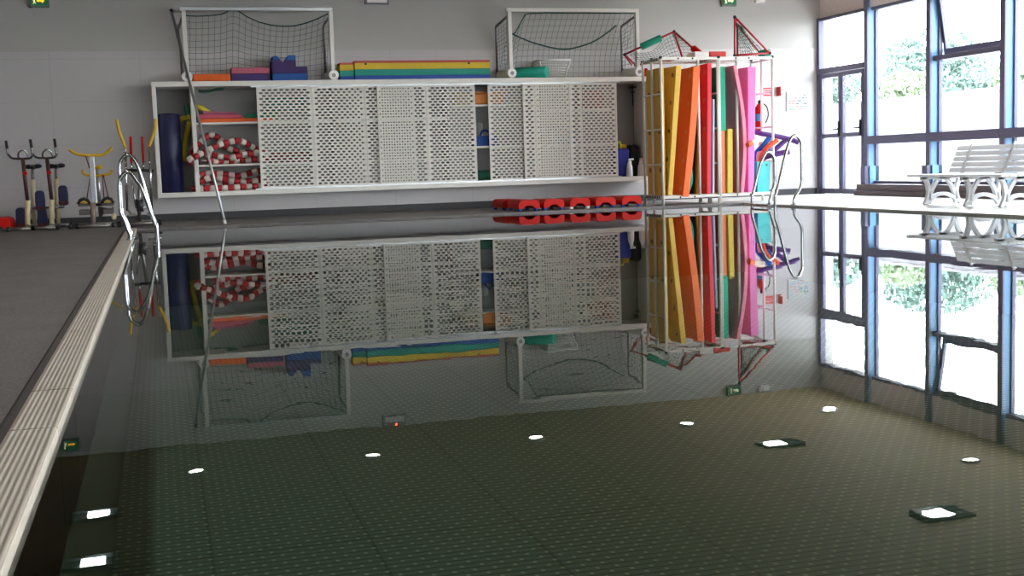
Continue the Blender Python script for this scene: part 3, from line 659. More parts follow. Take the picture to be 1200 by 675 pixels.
MB().box(1.73, 2.25, 18.36, 18.7, TZ, TZ+.11).build('lower_layer', mat('blue foam', '14509c', .6), t, bevel=.008)
MB().prism([(1.73, TZ+.11), (2.25, TZ+.11), (2.25, TZ+.205), (2.085, TZ+.205), (2.085, TZ+.3), (1.93, TZ+.3), (1.9, TZ+.27), (1.86, TZ+.3), (1.73, TZ+.3)], 1, 18.36, 18.7).build('middle_layer', mat('violet foam', '3c1c60', .6), t, bevel=.006)
MB().prism([(1.74, TZ+.3), (1.86, TZ+.3), (1.82, TZ+.36), (1.79, TZ+.37), (1.75, TZ+.36)], 1, 18.36, 18.7).prism([(1.93, TZ+.3), (2.085, TZ+.3), (2.085, TZ+.375), (1.98, TZ+.375)], 1, 18.36, 18.7).build('upper_layer', mat('blue foam', '14509c', .6), t, bevel=.006)
def striped(x0, x1, y0, y1, h, label, eyelets):
    t = thing('striped_mat_stack', label, 'mat', ((x0+x1)/2, (y0+y1)/2, TZ), 'striped mats on the cabinet')
    for k, (c, a, e) in enumerate((('1d4aa0', 0, .22), ('109080', .22, .55), ('d8b82c', .55, .88), ('c0504a', .88, 1))):
        MB().box(x0, x1, y0, y1, TZ+h*a, TZ+h*e).build('foam_layer', mat('layer %s' % c, c, .6), t, bevel=.006)
    if eyelets:
        for x in (x0+.17, x1-.34):
            MB().cyl((x, y0-.003, TZ+h*.83), (x, y0+.02, TZ+h*.83), .017, 12).build('eyelet', BLACK, t)
striped(2.955, 5.075, 18.34, 18.7, .285, 'long foam mat striped red, yellow, green and blue between the goals', True)
striped(2.735, 2.945, 18.36, 18.62, .26, 'short striped foam mat end left of the long striped mat', False)
b = MB(); b.tube([(5.56, 18.62, TZ+.09), (5.57, 18.61, TZ+.09), (5.98, 18.32, TZ+.09), (5.99, 18.31, TZ+.09)], [.075, .09, .09, .08], 24)
tag(b.build('foam_roller', mat('turquoise foam', '12a08c', .55)), 'turquoise foam roller lying under the right goal', 'roller')
# laundry basket on its side rim, mesh sides
t = thing('laundry_basket', 'white plastic basket with a grid of holes under the right goal', 'basket', (6.17, 18.58, TZ))
bx0, bx1, bw = 5.99, 6.33, .06
def basket_pt(u, v, side):  # side 0 front, 1 right, 2 back, 3 left ; walls flare upwards
    z = TZ+.005+.275*v; f = .09*v
    c = [(bx0-f, 18.46-f*.5), (bx1+f, 18.46-f*.5), (bx1+f, 18.7+f*.5), (bx0-f, 18.7+f*.5)]
    a, e = c[side], c[(side+1) % 4]; return Vector((a[0]+(e[0]-a[0])*u, a[1]+(e[1]-a[1])*u, z))
b = MB()
for s_ in range(4):
    n = 14 if s_ % 2 == 0 else 10
    for i in range(n+1): b.tube([basket_pt(i/n, 0, s_), basket_pt(i/n, 1, s_)], .0055 if 0 < i < n else .016, 4)
    for j in range(8): b.tube([basket_pt(0, j/7, s_), basket_pt(1, j/7, s_)], .0055 if 0 < j < 7 else .014, 4)
b.box(bx0, bx1, 18.46, 18.7, TZ, TZ+.012)
b.build('basket_body', WPLAST, t)
b = MB(); c4 = [basket_pt(0, 1, s_) for s_ in range(4)]
b.tube(c4, .02, 8, closed=True); b.build('rim', WPLAST, t)
b = MB(); b.tube([(7.71, 18.4, TZ), (7.71, 18.4, TZ+.012)], .1, 20); b.tube([(7.71, 18.4, TZ+.012), (7.71, 18.4, TZ+.14)], [.085, .018], 20)
tag(b.build('marker_cone', RED), 'red cone standing at the right end of the cabinet top', 'cone')
# pole leaning on the wall
P0 = Vector((0.848, 16.720, 0.008)); P0.z = DZ+.012; P1 = Vector((0.347, 18.800, 3.126))
t = thing('rescue_pole', 'long grey metal pole leaning from the far deck across the cabinet to the wall', 'pole', (P0.x, P0.y, DZ))
MB().tube([P0, P0.lerp(P1, .5), P1], [.017, .02, .021], 12).build('shaft', ALU, t)
MB().tube([P0+Vector((0, 0, -.012)), P0.lerp(P1, .012)], .023, 12).build('foot_cap', WPLAST, t)
MB().tube([P1.lerp(P0, .01), P1], .023, 12).build('top_cap', BLACK, t)

# ------------------------------------------------------------------ mat racks
def rack(x0, x1, y0, y1, zb, zt, mids, label):
    t = thing('mat_rack', label, 'rack', ((x0+x1)/2, (y0+y1)/2, DZ), 'mat racks')
    r = .02; ym = (y0+y1)/2
    for x in (x0, x1):
        for y in (y0, ym, y1):
            b = MB(); b.tube([(x, y, DZ), (x, y, zt)], r, 12); p_ = b.build('post', WHITE, t)
            b = MB(); b.cyl((x, y, zt), (x, y, zt+.035), .024, 12); b.build('cap', BLACK, p_)
        b = MB()
        for z in (zb, .62, 1.14, 1.66, zt-.015): b.tube([(x, y0, z), (x, y1, z)], .014, 8)
        b.build('side_rungs', WHITE, t)
    for z in (zt-.005, zb-.01):
        b = MB(); b.box(x0-.022, x0-.004, y0+.03, y1-.03, z-.022, z+.022); rl = b.build('slotted_rail', WHITE, t)
        for k in range(8): q = y0+.08+k*(y1-y0-.14)/8; MB().box(x0-.024, x0-.021, q, q+.032, z-.019, z+.019).build('slot', BLACK, rl)
    b = MB(); b.box(x0, x1, y0-.02, y0+.02, zt-.02, zt+.022); b.build('top_bar', WHITE, t, bevel=.006)
    b = MB(); b.box(x0, x1, y0-.02, y0+.02, zb-.035, zb+.0); b.build('bottom_bar', WHITE, t, bevel=.006)
    b = MB(); b.tube([(x0, y1, zt), (x1, y1, zt)], r, 10); b.tube([(x0, y1, 1.1), (x1, y1, 1.1)], .014, 10); b.build('rear_bar', WHITE, t)
    for x in mids:
        b = MB(); b.tube([(x, y0, zb), (x, y0, zt)], r, 12); b.build('front_upright', WHITE, t)
    b = MB(); n = int((y1-y0)/.055)
    for k in range(n): b.box(x0, x1, y0+.04+k*(y1-y0-.04)/n, y0+.06+k*(y1-y0-.04)/n, zb-.01, zb+.012)
    b.build('base_slats', WHITE, t)
    for x in (x0+.27, x0+.55*(x1-x0)):
        b = MB(); b.cyl((x, y0-.024, zt), (x, y0-.02, zt), .014, 10); b.cyl((x, y0-.024, zb-.018), (x, y0-.02, zb-.018), .014, 10); b.build('bolt_cap', BLACK, t)
    return t
RY0, RY1, RZ = 16.6, 17.28, 2.17
rack(7.19, 8.10, RY0, RY1, .15, RZ, [7.785], 'white tubular rack holding the yellow, orange and red mats')
rack(8.125, 9.01, RY0, RY1, .15, RZ, [8.415], 'white tubular rack holding the green, mauve and pink mats')
MZ = .166
def mat_slab(name, label, bot, top, zb, zt, y0, y1, mface, medge, holes=None, mhole=None, bow=0, ns=8):
    """an upright mat; bot and top are its left and right x at the foot and at the head; bow lets it belly out sideways"""
    t = thing('foam_mat', label, 'mat', (sum(bot)/2, (y0+y1)/2, zb), 'mats in the racks')
    b = MB(); rings = []
    for k in range(ns+1):
        q = k/ns; bo = bow*math.sin(PI*q)
        a = bot[0]+(top[0]-bot[0])*q+bo; c = bot[1]+(top[1]-bot[1])*q+bo; z = zb+(zt-zb)*q
        rings.append([(a, y0, z), (c, y0, z), (c, y1, z), (a, y1, z)])
    for k in range(ns):
        lo, hi = rings[k], rings[k+1]
        for i in range(4):
            j = (i+1) % 4; b.add([lo[i], lo[j], hi[j], hi[i]], [(0,1,2,3)], 0)
    b.add(rings[0], [(0,3,2,1)]); b.add(rings[-1], [(0,1,2,3)])
    b.build('foam_body', mface, t, bevel=.008)
    if holes:
        for fz in holes:
            q = fz; bo = bow*math.sin(PI*q)
            xa = bot[0]+(top[0]-bot[0])*q+bo; z = zb+(zt-zb)*q
            for yy in (y0+.1, y1-.12):
                b = MB(); b.cyl((xa-.007, yy, z), (xa+.01, yy, z), .034, 14); b.build('hole', mhole, t)
    return t
OC = mat('ochre foam mat', 'e6ba4c', .6); ORG = mat('orange foam mat', 'fa7434', .6); REDM = mat('red foam mat', 'ee3440', .6)
HO = [.06, .28, .5, .72, .93]
mat_slab('m', 'upright ochre mat seen through the left side of the left rack', (7.215, 7.25), (7.218, 7.255), MZ, 2.05, 16.64, 17.24, OC, OC, [.2, .5, .8], mat('dark ochre hole', '8a6418', .7))
mat_slab('m', 'yellow mat with finger holes leaning at the left end of the racks', (7.265, 7.34), (7.435, 7.525), MZ, 2.07, 16.6, 17.25, OC, OC, HO, mat('dark ochre hole', '8a6418', .7))
mat_slab('m', 'orange mat with pale finger holes leaning between the yellow and red mats', (7.49, 7.60), (7.70, 7.81), .135, 2.05, 16.575, 17.22, ORG, ORG, HO, mat('pale orange hole', 'f0a07c', .7), bow=.02)
mat_slab('m', 'red mat standing right of the white front upright', (7.90, 7.965), (7.94, 8.01), MZ, 2.1, 16.6, 17.2, REDM, REDM, [.06, .5, .72, .93], mat('pink hole', 'e07078', .7))
b = MB(); b.cyl((7.66, 16.9, .43), (7.70, 16.9, .43), .26, 32); tag(b.build('foam_disc', mat('bright turquoise foam', '2ec4c0', .5), bevel=.012), 'round turquoise float on edge at the foot of the orange mat', 'float')
mat_slab('m', 'thin black mat with a slight bow behind the turquoise float', (7.715, 7.735), (7.765, 7.785), MZ, 1.25, 16.66, 17.2, mat('black foam', '1a1c20', .7), None, bow=-.005)
mat_slab('m', 'thin yellow mat beside the black one, left of the white front upright', (7.745, 7.76), (7.79, 7.80), MZ, 1.22, 16.62, 17.2, mat('golden foam', 'dcb83c', .6), None, bow=.01)
t = mat_slab('m', 'navy mat with a white right half standing next to the red mat', (7.97, 8.005), (7.99, 8.03), MZ, 1.57, 16.62, 17.2, mat('dark navy foam', '2c2f78', .6), None)
MB().hexa([(8.006, 16.62, MZ), (8.035, 16.62, MZ), (8.035, 17.2, MZ), (8.006, 17.2, MZ)], [(8.031, 16.62, 1.57), (8.06, 16.62, 1.57), (8.06, 17.2, 1.57), (8.031, 17.2, 1.57)]).build('white_half', mat('white foam', 'e6e4ea', .6), t, bevel=.006)
mat_slab('m', 'black mat taller than the navy and white one, right behind it', (8.04, 8.062), (8.045, 8.08), MZ, 2.02, 16.75, 17.2, mat('black maroon foam', '241418', .6), None)
b = MB(); t = thing('foam_mat', 'tall two-tone mat, green above and orange below, in the right rack', 'mat', (8.2, 16.9, MZ), 'mats in the racks')
MB().box(8.15, 8.245, 16.66, 17.2, MZ, 1.1).build('lower_half', mat('salmon orange foam', 'f08a5c', .6), t, bevel=.006); MB().box(8.155, 8.26, 16.66, 17.2, 1.1, 2.055).build('upper_half', mat('emerald foam', '18b08e', .6), t, bevel=.006)
mat_slab('m', 'short mustard yellow mat right of the green and orange mat', (8.25, 8.34), (8.265, 8.35), MZ, 1.125, 16.62, 17.2, mat('mustard foam', 'dcc450', .6), None)
mat_slab('m', 'curved mauve mat with pink finger holes leaning towards the pink mat', (8.425, 8.485), (8.325, 8.385), MZ, 2.06, 16.54, 17.2, mat('mauve foam mat', 'ec88a4', .6), None, [.12, .3, .46, .7, .92], mat('rosy hole', 'e89aa8', .7), bow=.1, ns=14)
mat_slab('m', 'thick bright pink mat at the right end of the racks', (8.585, 8.68), (8.60, 8.74), MZ, 2.04, 16.6, 17.2, mat('pink foam mat', 'ea7cc0', .55), None, [.3, .62], mat('deep pink hole', 'a84888', .7))
# bin of noodles at the right end of the rack
t = thing('noodle_bin', 'turquoise plastic bin of noodles behind the steel pool ladder', 'bin', (8.87, 16.8, MZ))
b = MB(); b.hexa([(8.765, 16.64, MZ), (8.955, 16.64, MZ), (8.955, 17.1, MZ), (8.765, 17.1, MZ)], [(8.755, 16.63, .62), (8.975, 16.63, .62), (8.975, 17.12, .62), (8.755, 17.12, .62)]); b.f.pop(1); b.mi.pop(); b.smooth.pop()
b.build('bin_body', mat('aqua plastic', '4cc8cc', .4), t, solid=.012)
for x in (8.82, 8.91): MB().cyl((x, 16.622, .57), (x, 16.64, .57), .014, 12).build('bolt', DGREY, t)
G = 'noodles in the turquoise bin'
t = thing('pool_noodle', 'cream noodle with an orange end pointing left out of the bin', 'pool noodle', (8.86, 16.85, .3), G)
np_ = smooth_path([(8.88, 16.85, .3), (8.86, 16.78, .7), (8.854, 16.680, 0.948), (8.530, 16.500, 0.874)], 6)
MB().tube(np_[:-2], .038, 12).build('noodle_tube', NOOD['w'], t, bevel=.004); MB().tube(np_[-3:], .039, 12).build('noodle_end', NOOD['o'], t, bevel=.004)
noodle([(8.85, 16.95, .25), (8.84, 16.85, .7), (8.877, 16.700, 0.845), (8.982, 16.650, 0.983)], 'b', 'blue noodle pointing up out of the bin, nearest the pink mat', G)
noodle([(8.90, 16.75, .3), (8.87, 16.72, .6), (8.892, 16.620, 0.804), (9.084, 16.600, 0.940)], 'o', 'orange noodle with a ragged end among the blue ones in the bin', G)
noodle([(8.93, 16.9, .3), (8.92, 16.82, .6), (9.005, 16.750, 0.803), (9.081, 16.700, 0.930)], 'b', 'second blue noodle in the bin, right of the orange one', G)
noodle([(8.882, 16.950, 1.086), (8.890, 16.800, 1.054), (9.182, 16.750, 0.994), (9.358, 16.700, 0.943), (9.476, 16.650, 0.893)], 'p', 'long purple noodle lying across the top of the bin to the right', G)
noodle([(8.90, 17.0, .35), (8.92, 16.9, .62), (9.104, 16.800, 0.763), (9.327, 16.750, 0.951)], 'p', 'purple noodle slanting up behind the ladder rail', G)
noodle([(8.80, 17.0, .4), (8.928, 16.800, 0.650), (9.035, 16.700, 0.711), (9.286, 16.600, 0.760)], 'p', 'thick purple noodle with a round end just above the bin rim', G, .042)
# on the racks: folding goals, blocks
def tri_goal(edges, joints, label, nets, sleeves, floor):
    t = thing('folding_goal', label, 'goal', floor, 'red folding goals')
    for a, c in edges: MB().tube([a, c], .016, 10).build('frame_tube', DRED, t)
    for p in joints: MB().ball(p, .026, 10, 8).build('corner_joint', BLACK, t)
    for (a, c, m) in sleeves: MB().tube([a, c], .055, 14).build('foam_sleeve', m, t, bevel=.008)
    for n_ in nets: n_.build('net', NETM, t)
    return t
F = [Vector(p) for p in ((8.457, 16.720, 2.790), (8.449, 16.720, 2.247), (9.035, 16.720, 2.276))]
Bk = [Vector(p) for p in ((8.742, 17.200, 2.734), (8.743, 17.200, 2.318), (9.176, 17.200, 2.342))]
dz = RZ+.055-min(p.z for p in F); 
dzb = RZ+.05-min(p.z for p in Bk)
Bk = [p+Vector((0,0,dzb if k else 0)) for k, p in enumerate(Bk)]; F = [p+Vector((0,0,dz if k else 0)) for k, p in enumerate(F)]
nn = net_sheet(lambda u, v: (F[0].lerp(Bk[0], .6)).lerp((F[1].lerp(Bk[1], .6)).lerp(F[2].lerp(Bk[2], .6), u), v)+Vector((0, .05*math.sin(PI*u), -.03*math.sin(PI*u)*v)), 12, 10, .0028)
q = net_sheet(lambda u, v: Bk[0].lerp(Bk[1].lerp(Bk[2], u), v*v*.4+v*.6)+Vector((.02*math.sin(9*v), -.06, .03*math.sin(7*u)*v)), 9, 9, .0028)
tri = lambda L: list(zip(L, L[1:]+L[:1]))
tri_goal(tri(F)+tri(Bk)+list(zip(F, Bk)), F+Bk, 'red triangular folding goal with a net standing upright on the right rack', [nn, q], [], (F[1].x, F[1].y, RZ+.03))
A_, B_, C_ = Vector((7.257, 18.180, 2.380)), Vector((7.994, 17.900, 2.709)), Vector((8.233, 17.300, 2.239))
A2, B2, C2 = Vector((7.574, 18.500, 2.245)), Vector((8.083, 18.200, 2.723)), Vector((7.837, 17.250, 2.211))
C_.z = RZ+.06; C2.z = RZ+.06
nn = net_sheet(lambda u, v: A_.lerp(B_, .08+.88*u).lerp(A2.lerp(C2, .1+.85*u), v+(1-v)*.42*math.sin(PI*min(1, u*1.25))), 14, 7, .0028)
q = net_sheet(lambda u, v: B_.lerp(C_, u).lerp(B2.lerp(C2, u), v), 9, 8, .0028)
TQ = mat('turquoise sleeve', '149c80', .55)
A3 = A2+Vector((-.07, .0, .0))
tri_goal([(A_, B_), (B_, C_), (B_, C2), (A_, A2), (A_, A3), (A2, C2)], [A_, B_, A2], 'red folding goal with a turquoise sleeve tipped over between cabinet and left rack', [nn, q],
  [(A_.lerp(B_, .33), A_.lerp(B_, .74), TQ), (B_.lerp(C_, .62), B_.lerp(C_, .98), RED)], (A_.x, A_.y, TZ))
def blk(px0, px1, y, h, d, m, label, nm):
    return slab(px0, px1, y, y+d, RZ+.046, RZ+.046+h, m, nm, label, 'foam block', 'small blocks on the right rack', .012)
blk(8.13, 8.40, 16.9, .085, .3, mat('red foam block', 'd03a38', .6), 'red foam block on the right rack left of the upright goal', 'foam_block')
blk(7.88, 8.115, 16.9, .085, .3, WPLAST, 'white box on top of the racks left of the red foam block', 'foam_block')
blk(8.955, 9.07, 16.75, .1, .2, TQ, 'turquoise foam block at the right corner of the rack top', 'foam_block')

# ------------------------------------------------------------------ aqua steps
def aqua_step(x, y, feet, label, scale=1, gr='red steps below the cabinet'):
    t = thing('aqua_step', label, 'step', (x, y, DZ), gr)
    w, h, L = .315*scale, .118*scale, .6; z0 = DZ+.034
    prof = [(x-w/2, z0), (x-w*.5, z0+h*.55), (x-w*.44, z0+h*.92), (x-w*.38, z0+h), (x+w*.38, z0+h), (x+w*.44, z0+h*.92), (x+w*.5, z0+h*.55), (x+w/2, z0), (x+w*.27, z0), (x+w*.2, z0+h*.22), (x+w*.12, z0+h*.36), (x-w*.12, z0+h*.36), (x-w*.2, z0+h*.22), (x-w*.27, z0)]
    b = MB()
    # shell built in strips so that the arched end stays clean
    top = prof[:8]; arch = [prof[13], prof[13], prof[12], prof[11], prof[10], prof[9], prof[8], prof[8]]
    n = 8; vs = [(p[0], y, p[1]) for p in top]+[(p[0], y, p[1]) for p in arch]+[(p[0], y+L, p[1]) for p in top]+[(p[0], y+L, p[1]) for p in arch]; fs = []
    for i in range(7): fs += [(i, i+1, 9+i, 8+i), (16+i, 24+i, 25+i, 17+i), (i, 16+i, 17+i, i+1), (8+i, 9+i, 25+i, 24+i)]
    fs += [(0, 8, 24, 16), (7, 23, 31, 15)]
    fs = [tuple(dict.fromkeys(f)) for f in fs]
    b.add(vs, fs); b.build('step_body', RED, t, bevel=.006)
    MB().box(x-w*.36, x+w*.36, y+.02, y+L-.02, z0+h, z0+h+.006).build('tread', mat('deep red rubber', 'b8201a', .6), t)
    for sx in (-1, 1):
        for yy in (y+.03, y+L-.09):
            MB().cyl((x+sx*w*.4, yy+.02, DZ), (x+sx*w*.4, yy+.02, DZ+.036), .03, 12).build('foot', WPLAST if feet == 'w' else BLUE, t)
G_ = 'nearest the navy roll'
ss = [(5.126, 16.720, 0.023), (5.503, 16.720, 0.019), (5.904, 16.720, 0.016), (6.304, 16.720, 0.012), (6.716, 16.720, 0.014)]
lb = ['red aqua step with blue feet, leftmost of the bright row below the cabinet', 'red aqua step with blue feet, second from the left in the row', 'red aqua step with white feet in the middle of the row', 'red aqua step with blue feet, second from the rack in the row', 'red aqua step with blue feet next to the white rack']
for p, f, l in zip(ss, 'bbwbb', lb): aqua_step(p[0], 16.66, f, l)
aqua_step((5.072, 17.500, 0.081)[0], 17.3, 'b', 'shaded red aqua step set further back than the bright row')
aqua_step(-2.09, 17.25, 'b', 'red step on the deck at the left edge of the frame beside the bikes', 1.25, 'red step by the bikes')

# ------------------------------------------------------------------ pool ladders
def ladder(rails, ydir, label, xside):
    x = sum(p[0] for p in rails[0])/len(rails[0])
    t = thing('pool_ladder', label, 'ladder', (rails[0][-1][0], (rails[0][0][1]+rails[1][0][1])/2, DZ), 'steel pool ladders')
    for R in rails: MB().tube(smooth_path(R, 7), .0205, 14).build('handrail', STEEL, t)
    for R in rails:
        p = R[-1]; MB().cyl((p[0], p[1], DZ+.004), (p[0], p[1], DZ+.018), .045, 18).build('foot_plate', STEEL, t)
    ya_, yb = sorted((rails[0][0][1], rails[1][0][1]))
    for k in range(4):
        z = .035-.26*k; xw = rails[0][0][0]
        MB().box(xw-.04, xw+.04, ya_+.01, yb-.01, z-.012, z+.012).build('rung', STEEL, t, bevel=.006)
    # deck level brackets
    return t
def lrail(y, sgn, xw, xd, lean, zt, bx):
    """up from under the water, over in a hoop and down to the deck"""
    X = lambda d: xw+sgn*d
    return [(X(0), y, -.82), (X(0), y, -.4), (X(0), y, .1), (X(.02), y, .2), (X(.06), y, .34), (X(.06+lean*.55), y, .34+(zt-.34)*.55), (X(.06+lean*.92), y, zt-.1), (X(.11+lean), y, zt-.01), (X(.17+lean), y, zt-.015), (X(.225+lean), y, zt-.09), (X(.235+lean), y, zt-.2), (X(.235+lean), y, .42), (X(.235+lean), y, .33), (X(.2+lean), y, .23), (X(bx+.02), y, .14), (X(bx), y, .08), (X(bx), y, DZ+.006)]
ladder([lrail(15.3, 1, 7.97, 0, .12, .76, .275), lrail(14.75, 1, 8.03, 0, .17, .965, .285)], 1, 'polished steel pool ladder with two uneven hoops in front of the noodle bin', 1)
ladder([lrail(13.3, -1, -.03, 0, .12, .745, .275), lrail(13.82, -1, -.03, 0, .12, .93, .275)], 1, 'polished steel pool ladder with two uneven hoops at the left pool edge', -1)

# ------------------------------------------------------------------ bench
BX = 9.3
t = thing('garden_bench', 'white plastic slatted bench with arched legs below the windows', 'bench', (9.6, 12.5, DZ))
y0b, y1b = 11.68, 13.5; SZ = .385
def arc(cx, cz, rx, rz, a0, a1, n=10): return [(cx+rx*math.cos(a0+(a1-a0)*k/n), cz+rz*math.sin(a0+(a1-a0)*k/n)) for k in range(n+1)]
def leg(y):
    d = .05; b = MB(); z0 = DZ; w = .5; xc = BX+w/2+.01
    def strip(poly, th):
        ps = [Vector((p[0], 0, p[1])) for p in poly]
        L = [];R = []
        for i, p in enumerate(ps):
            dr = (ps[min(i+1, len(ps)-1)]-ps[max(i-1, 0)]).normalized(); n = Vector((-dr.z, 0, dr.x))*th/2; L.append(p+n); R.append(p-n)
        n = len(ps); vs = [(p.x, y-d/2, p.z) for p in L]+[(p.x, y-d/2, p.z) for p in R]+[(p.x, y+d/2, p.z) for p in L]+[(p.x, y+d/2, p.z) for p in R]; fs = []
        for i in range(n-1): fs += [(i, i+1, n+i+1, n+i), (2*n+i, 3*n+i, 3*n+i+1, 2*n+i+1), (i, 2*n+i, 2*n+i+1, i+1), (n+i, n+i+1, 3*n+i+1, 3*n+i)]
        fs += [(0, n, 3*n, 2*n), (n-1, 3*n-1, 4*n-1, 2*n-1)]
        b.add(vs, fs)
    sm = lambda l: [(p.x, p.z) for p in smooth_path([(a, 0, c) for a, c in l], 5)]
    strip(sm([(BX+.0, z0), (BX+.05, z0+.1), (BX+.055, z0+.2), (BX+.01, z0+.32), (BX-.06, SZ-.03)]), .05)          # curved front leg
    strip(sm([(BX+w+.03, z0), (BX+w-.03, z0+.1), (BX+w-.035, z0+.2), (BX+w+.01, z0+.32), (BX+w+.05, SZ-.02)]), .05)  # curved rear leg
    strip(arc(xc, z0, .2, .135, PI*.97, PI*.03, 12), .045)                                                        # low arch
    strip(sm([(BX+.06, z0+.06), (BX+.11, z0+.2), (BX+.19, z0+.31), (xc, z0+.335), (BX+w-.17, z0+.31), (BX+w-.09, z0+.2), (BX+w-.04, z0+.06)]), .045)  # high arch
    b.box(BX-.06, BX+w+.06, y-d/2, y+d/2, SZ-.045, SZ-.012)
    b.build('leg', BENCH, t, bevel=.006)
for y in (13.22, 12.42, 11.78): leg(y)
for k in range(5):
    x = BX-.075+k*.118; b = MB(); b.box(x, x+.104, y0b, y1b, SZ-.012, SZ+.018); b.build('seat_slat', BENCH, t, bevel=.008)
for k in range(5):
    q = k/5; x = BX+.55+.15*q; z = SZ+.03+.345*q; b = MB(); dx, dzv = .026, .059
    b.hexa([(x, y0b, z), (x+.022, y0b, z-.006), (x+.022, y1b, z-.006), (x, y1b, z)], [(x+dx, y0b, z+dzv), (x+dx+.022, y0b, z+dzv-.006), (x+dx+.022, y1b, z+dzv-.006), (x+dx, y1b, z+dzv)])
    b.build('back_slat', BENCH, t, bevel=.006)
for y in (13.22, 12.42, 11.78):
    b = MB(); b.bar((BX+.53, y, SZ-.02), (BX+.72, y, SZ+.39), .05, .03, (0,1,0)); b.build('back_support', BENCH, t, bevel=.005)

# ------------------------------------------------------------------ exercise machines
def bike(dx, dpx, label, high):
    Y_ = 17.45
    t = thing('aqua_bike', label, 'exercise bike', (-1.7+dx, 17.7, DZ), 'aqua bikes on the left deck')
    X = lambda x: x+dx
    for y, x0, x1 in ((Y_-.2, -1.93, -1.62), (Y_+.75, -1.86, -1.5)):
        b = MB(); b.tube([(X(x0), y, DZ+.03), (X(x1), y, DZ+.03)], .027, 10); bb = b.build('base_bar', DSTEEL, t)
        for x in (x0, x1): MB().tube([(X(x)-.02, y, DZ+.032), (X(x)+.02, y, DZ+.032)], .032, 10).build('end_cap', BLACK, bb)
    b = MB(); b.tube([(X(-1.70), Y_-.2, DZ+.05), (X(-1.68), Y_+.75, DZ+.05)], .026, 10); b.build('keel', DSTEEL, t)
    b = MB(); b.tube([(X(-1.71), Y_, DZ+.04), (X(-1.685), Y_, .42)], .034, 12); b.build('lower_post', CREAM, t)
    b = MB(); b.tube([(X(-1.685), Y_, .40), (X(-1.71), Y_, .99)], .026, 12); b.build('upper_post', mat('worn maroon steel', '5a3a3a', .35, .6), t)
    b = MB(); b.tube([(X(-1.69), Y_-.06, .785), (X(-1.69), Y_-.02, .785)], .028, 12); b.build('knob', RED, t)
    hb = [(-1.905, 1.21), (-1.895, 1.10), (-1.885, 1.04), (-1.84, .992), (-1.75, .98), (-1.62, .985), (-1.585, 1.03), (-1.59, 1.10), (-1.60, 1.22)]
    b = MB(); b.tube(smooth_path([(X(x), Y_, z) for x, z in hb], 5), .015, 10); h_ = b.build('handlebar', mat('handlebar steel', '6a6466', .25, .9), t)
    b = MB(); b.tube(smooth_path([(X(-1.76), Y_, .985), (X(-1.755), Y_-.04, 1.05), (X(-1.71), Y_-.06, 1.09), (X(-1.66), Y_-.05, 1.075), (X(-1.63), Y_-.02, .99)], 5), .013, 10); b.build('inner_loop', STEEL, h_)
    for x, z0, z1 in ((-1.897, 1.12, 1.225), (-1.595, 1.12, 1.235)): MB().tube([(X(x+.005), Y_, z0), (X(x-.004), Y_, z1)], .019, 10).build('grip', BLACK, h_)
    b = MB(); b.tube([(X(-1.66), Y_+.45, DZ+.06), (X(-1.645), Y_+.45, .70)], .03, 12); b.build('seat_tube', CREAM, t)
    b = MB(); b.tube([(X(-1.645), Y_+.45, .66), (X(-1.64), Y_+.45, .84)], .019, 12); b.build('seat_post', DSTEEL, t)
    b = MB(); b.ball((X(-1.69), Y_+.47, .875), .055, 12, 8, 0, (1, 1.1, .6)); b.ball((X(-1.57), Y_+.47, .88), .055, 12, 8, 0, (1, 1.1, .6)); b.tube([(X(-1.68), Y_+.45, .87), (X(-1.58), Y_+.45, .87)], .025, 8); b.tube([(X(-1.63), Y_+.45, .87), (X(-1.63), Y_+.22, .86)], [.04, .015], 8)
    b.build('saddle', BLACK, t)
    b = MB(); b.tube([(X(-1.8), Y_+.2, .31), (X(-1.56), Y_+.2, .31)], .018, 10); b.cyl((X(-1.70), Y_+.2, .31), (X(-1.66), Y_+.2, .31), .07, 16); b.tube([(X(-1.69), Y_, .3), (X(-1.66), Y_+.45, .33)], .02, 8); b.build('crank', DSTEEL, t)
    for (cx, cz) in dpx:
        b = MB(); b.prism([(cx-.055, cz-.135), (cx+.055, cz-.135), (cx+.065, cz), (cx+.055, cz+.11), (cx+.03, cz+.135), (cx-.03, cz+.135), (cx-.055, cz+.11), (cx-.06, cz)], 1, Y_+.12, Y_+.24)
        p_ = b.build('pedal', mat('navy pedal shell', '121c4c', .5), t, bevel=.012)
        MB().box(cx-.062, cx+.062, Y_+.11, Y_+.25, cz-.12, cz-.08).build('strap', mat('maroon strap', '5a1820', .7), p_)
        MB().tube([(X(-1.68), Y_+.2, .31), (cx, Y_+.2, .31), (cx, Y_+.2, cz-.1)], .013, 8).build('pedal_arm', DSTEEL, p_)
bike(0, [(-1.545, .41), (-1.805, .19)], 'aqua bike with cream posts, left of the pair, beside the red step', 1)
bike(.305, [(-1.245, .47), (-1.53, .18)], 'aqua bike right of the pair, next to the yellow handled stepper', 2)
